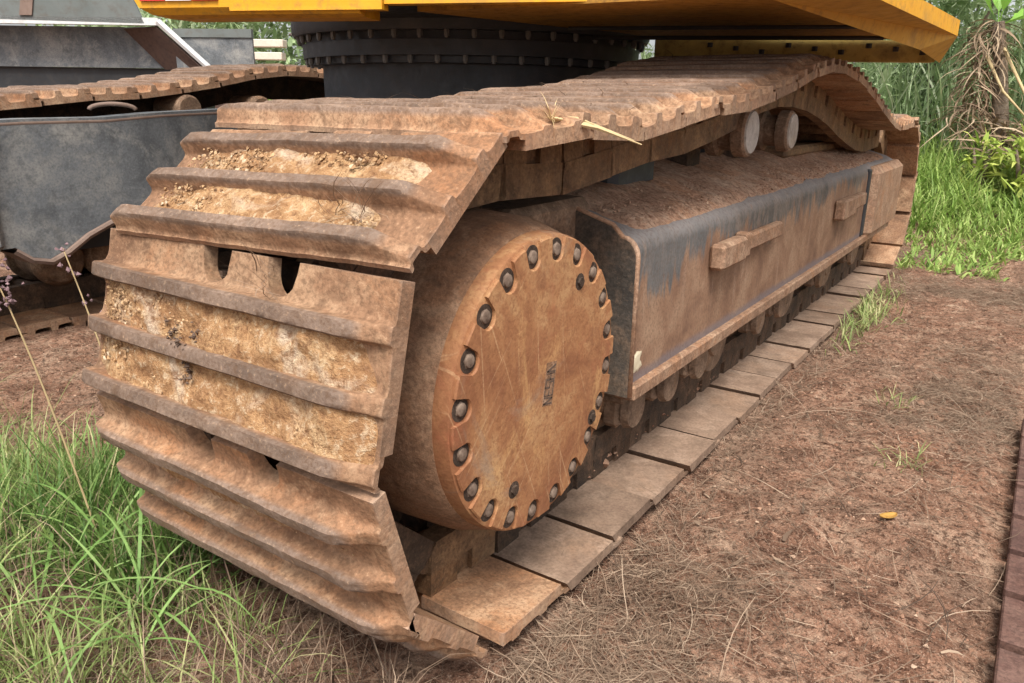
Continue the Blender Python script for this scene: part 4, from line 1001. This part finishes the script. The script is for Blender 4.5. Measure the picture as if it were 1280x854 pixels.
def backdrop_woods():
    n = 30000; x = U(-26, 8, n); d = RNG.uniform(0, 1, n); y = 11.5+d*3+.22*np.abs(x+3)*0
    z = RNG.uniform(0, 1, n)**.8*(3.6+1.0*fbm(N3(x*.5, y*0), 3, 71)); gap = fbm(N3(x*.9, z*.9), 3, 72) > -.45
    x, y, z = x[gap], y[gap], z[gap]; n = len(x)
    s = strips('woodland', np.stack([x, y, z], 1), U(0, 2*pi, n), U(.2, .55, n), U(.06, .16, n), U(0, 1.4, n), M['bush'], 3, U(-.7, .7, n), lift=U(-.4, 1.3, n)); tag(s, 'dense green thicket closing the yard behind the machines', kind='stuff')
    n = 9000; x = U(-16, -5.2, n); y = U(5.5, 11.5, n)
    s = strips('meadow_grass', np.stack([x, y, gz(x, y)+0*x], 1), U(0, 2*pi, n), U(.5, 1.5, n), U(.02, .05, n), U(.3, 1.2, n), M['lime'], 3, lift=U(.9, 1.5, n)); tag(s, 'bright green meadow behind the plank stack', kind='stuff')
    n = 7000; x = U(-4.5, 3.5, n); y = U(6.5, 11.2, n); s = strips('reed_grass', np.stack([x, y, gz(x, y)], 1), U(0, 2*pi, n), U(.7, 1.9, n), U(.010, .03, n), U(.2, 1.3, n), M['bush'], 4, lift=U(1.0, 1.5, n)); tag(s, 'tall tangled reeds behind the grass bank', kind='stuff')
backdrop_woods()

def small_things():
    # sprig of dry straw jammed between two top shoes
    e = empty('straw_sprig', (-.06, -.06, .81), 'pale dry straw sprig stuck between two shoes of the top run', 'straw')
    for (p, q, r) in (((-.035, -.045, .83), (.075, .035, .795), .0030), ((-.03, -.05, .832), (.055, .05, .80), .0022), ((-.04, -.04, .835), (.03, .01, .815), .0020)):
        MB().tube([p, tuple((np.array(p)+q)/2+np.array([0, 0, .006])), q], [r, r*1.1, r*.3], 5).build('straw_stem', M['strawpale'], e)
    n = 26; B = np.tile([-.035, -.045, .828], (n, 1)); s = strips('straw_fray', B, U(0, 2*pi, n), U(.02, .06, n), U(.001, .002, n), U(.2, 1, n), M['strawpale'], 3, parent=e, lift=U(0, 1.3, n)); s.location = -e.location
    # straws on the top run
    n = 420; x = U(-.6, -.05, n); k = RNG.integers(1, 14, n); y = np.array([FRAMES[i][0] for i in k])+U(-.09, .09, n); z = np.interp(y, TOP[:, 0], TOP[:, 1])+.022
    s = strips('top_straw', np.stack([x, y, z], 1), U(0, 2*pi, n), U(.03, .11, n), U(.001, .0025, n), U(0, .6, n), M['straw'], 3, lift=U(0, .4, n), kink=U(-1, 1, n)); tag(s, 'bits of dry straw lying on the top run of the near track', kind='stuff')
    # straw caught in the mud of the front shoes
    def on_shoe(i, x, y, z):
        yy, zz, a = FRAMES[i]; return np.array([TX+x, yy+y*cos(a)-z*sin(a), zz+y*sin(a)+z*cos(a)])
    for (i, x, y, n, lab) in ((nt_, .17, -.055, 34, 'dry straw wisp caught in the mud of the uppermost front shoe'), (nt_+1, .10, .095, 16, 'dry straw wisp in the notch of the second front shoe')):
        B = np.array([on_shoe(i, x+random.uniform(-.03, .03), y+random.uniform(-.02, .02), .016) for _ in range(n)])
        s = strips('straw_wisp', B, U(-2.6, .3, n), U(.03, .09, n), U(.001, .002, n), U(-.2, .5, n), M['straw'], 3, lift=U(-.3, .9, n), kink=U(-1, 1, n)); tag(s, lab, 'straw')
    # dark tar blotch over the middle bar of the second front shoe
    m = MB(); ps = []
    for (x, y) in ((-.085, -.006), (-.06, -.014), (-.055, -.028), (-.05, -.042), (-.09, .004), (-.04, .002), (-.033, .008), (-.047, -.055)):
        P = on_shoe(nt_+1, x, y, .030 if abs(y+.017) < .011 else .019); ps.append(P)
    c = crumbs('tar_blotch', np.repeat(np.array(ps), 14, 0)+RNG.normal(0, .0065, (len(ps)*14, 3))*np.array([1, .3, 1]), U(.0015, .0045, len(ps)*14), M['stamp']); tag(c, 'black tar blotch on the middle bar of the second front shoe', 'tar blotch')
    # yellow fallen leaf
    x, y = .437, .60; z = float(gz(x, y))+.008; P = []
    for q in np.linspace(-1, 1, 7):
        P.append([(x+.022*t*cos(.9)-.011*q*math.sqrt(max(0, 1-t*t))*sin(.9), y+.022*t*sin(.9)+.011*q*math.sqrt(max(0, 1-t*t))*cos(.9), z+.004*q*q+.003*t*t) for t in np.linspace(-1, 1, 11)])
    o = MB().grid(np.array(P)).build('fallen_leaf', M['yleaf'], smooth=True, recalc=False); md = o.modifiers.new('t', 'SOLIDIFY'); md.thickness = .0008
    tag(o, 'single yellow fallen leaf on the brown soil', 'leaf')
    for i, (x, y, r, lab) in enumerate(((.40, 1.42, .016, 'small dark stone beyond the yellow leaf on the path'), (.25, -.02, .012, 'pale pebble on the soil beside the nearest shoe'))):
        c = crumbs('pebble', np.array([[x, y, float(gz(x, y))+.004]]), np.array([r]), M['crumb']); tag(c, lab, 'stone')
small_things()
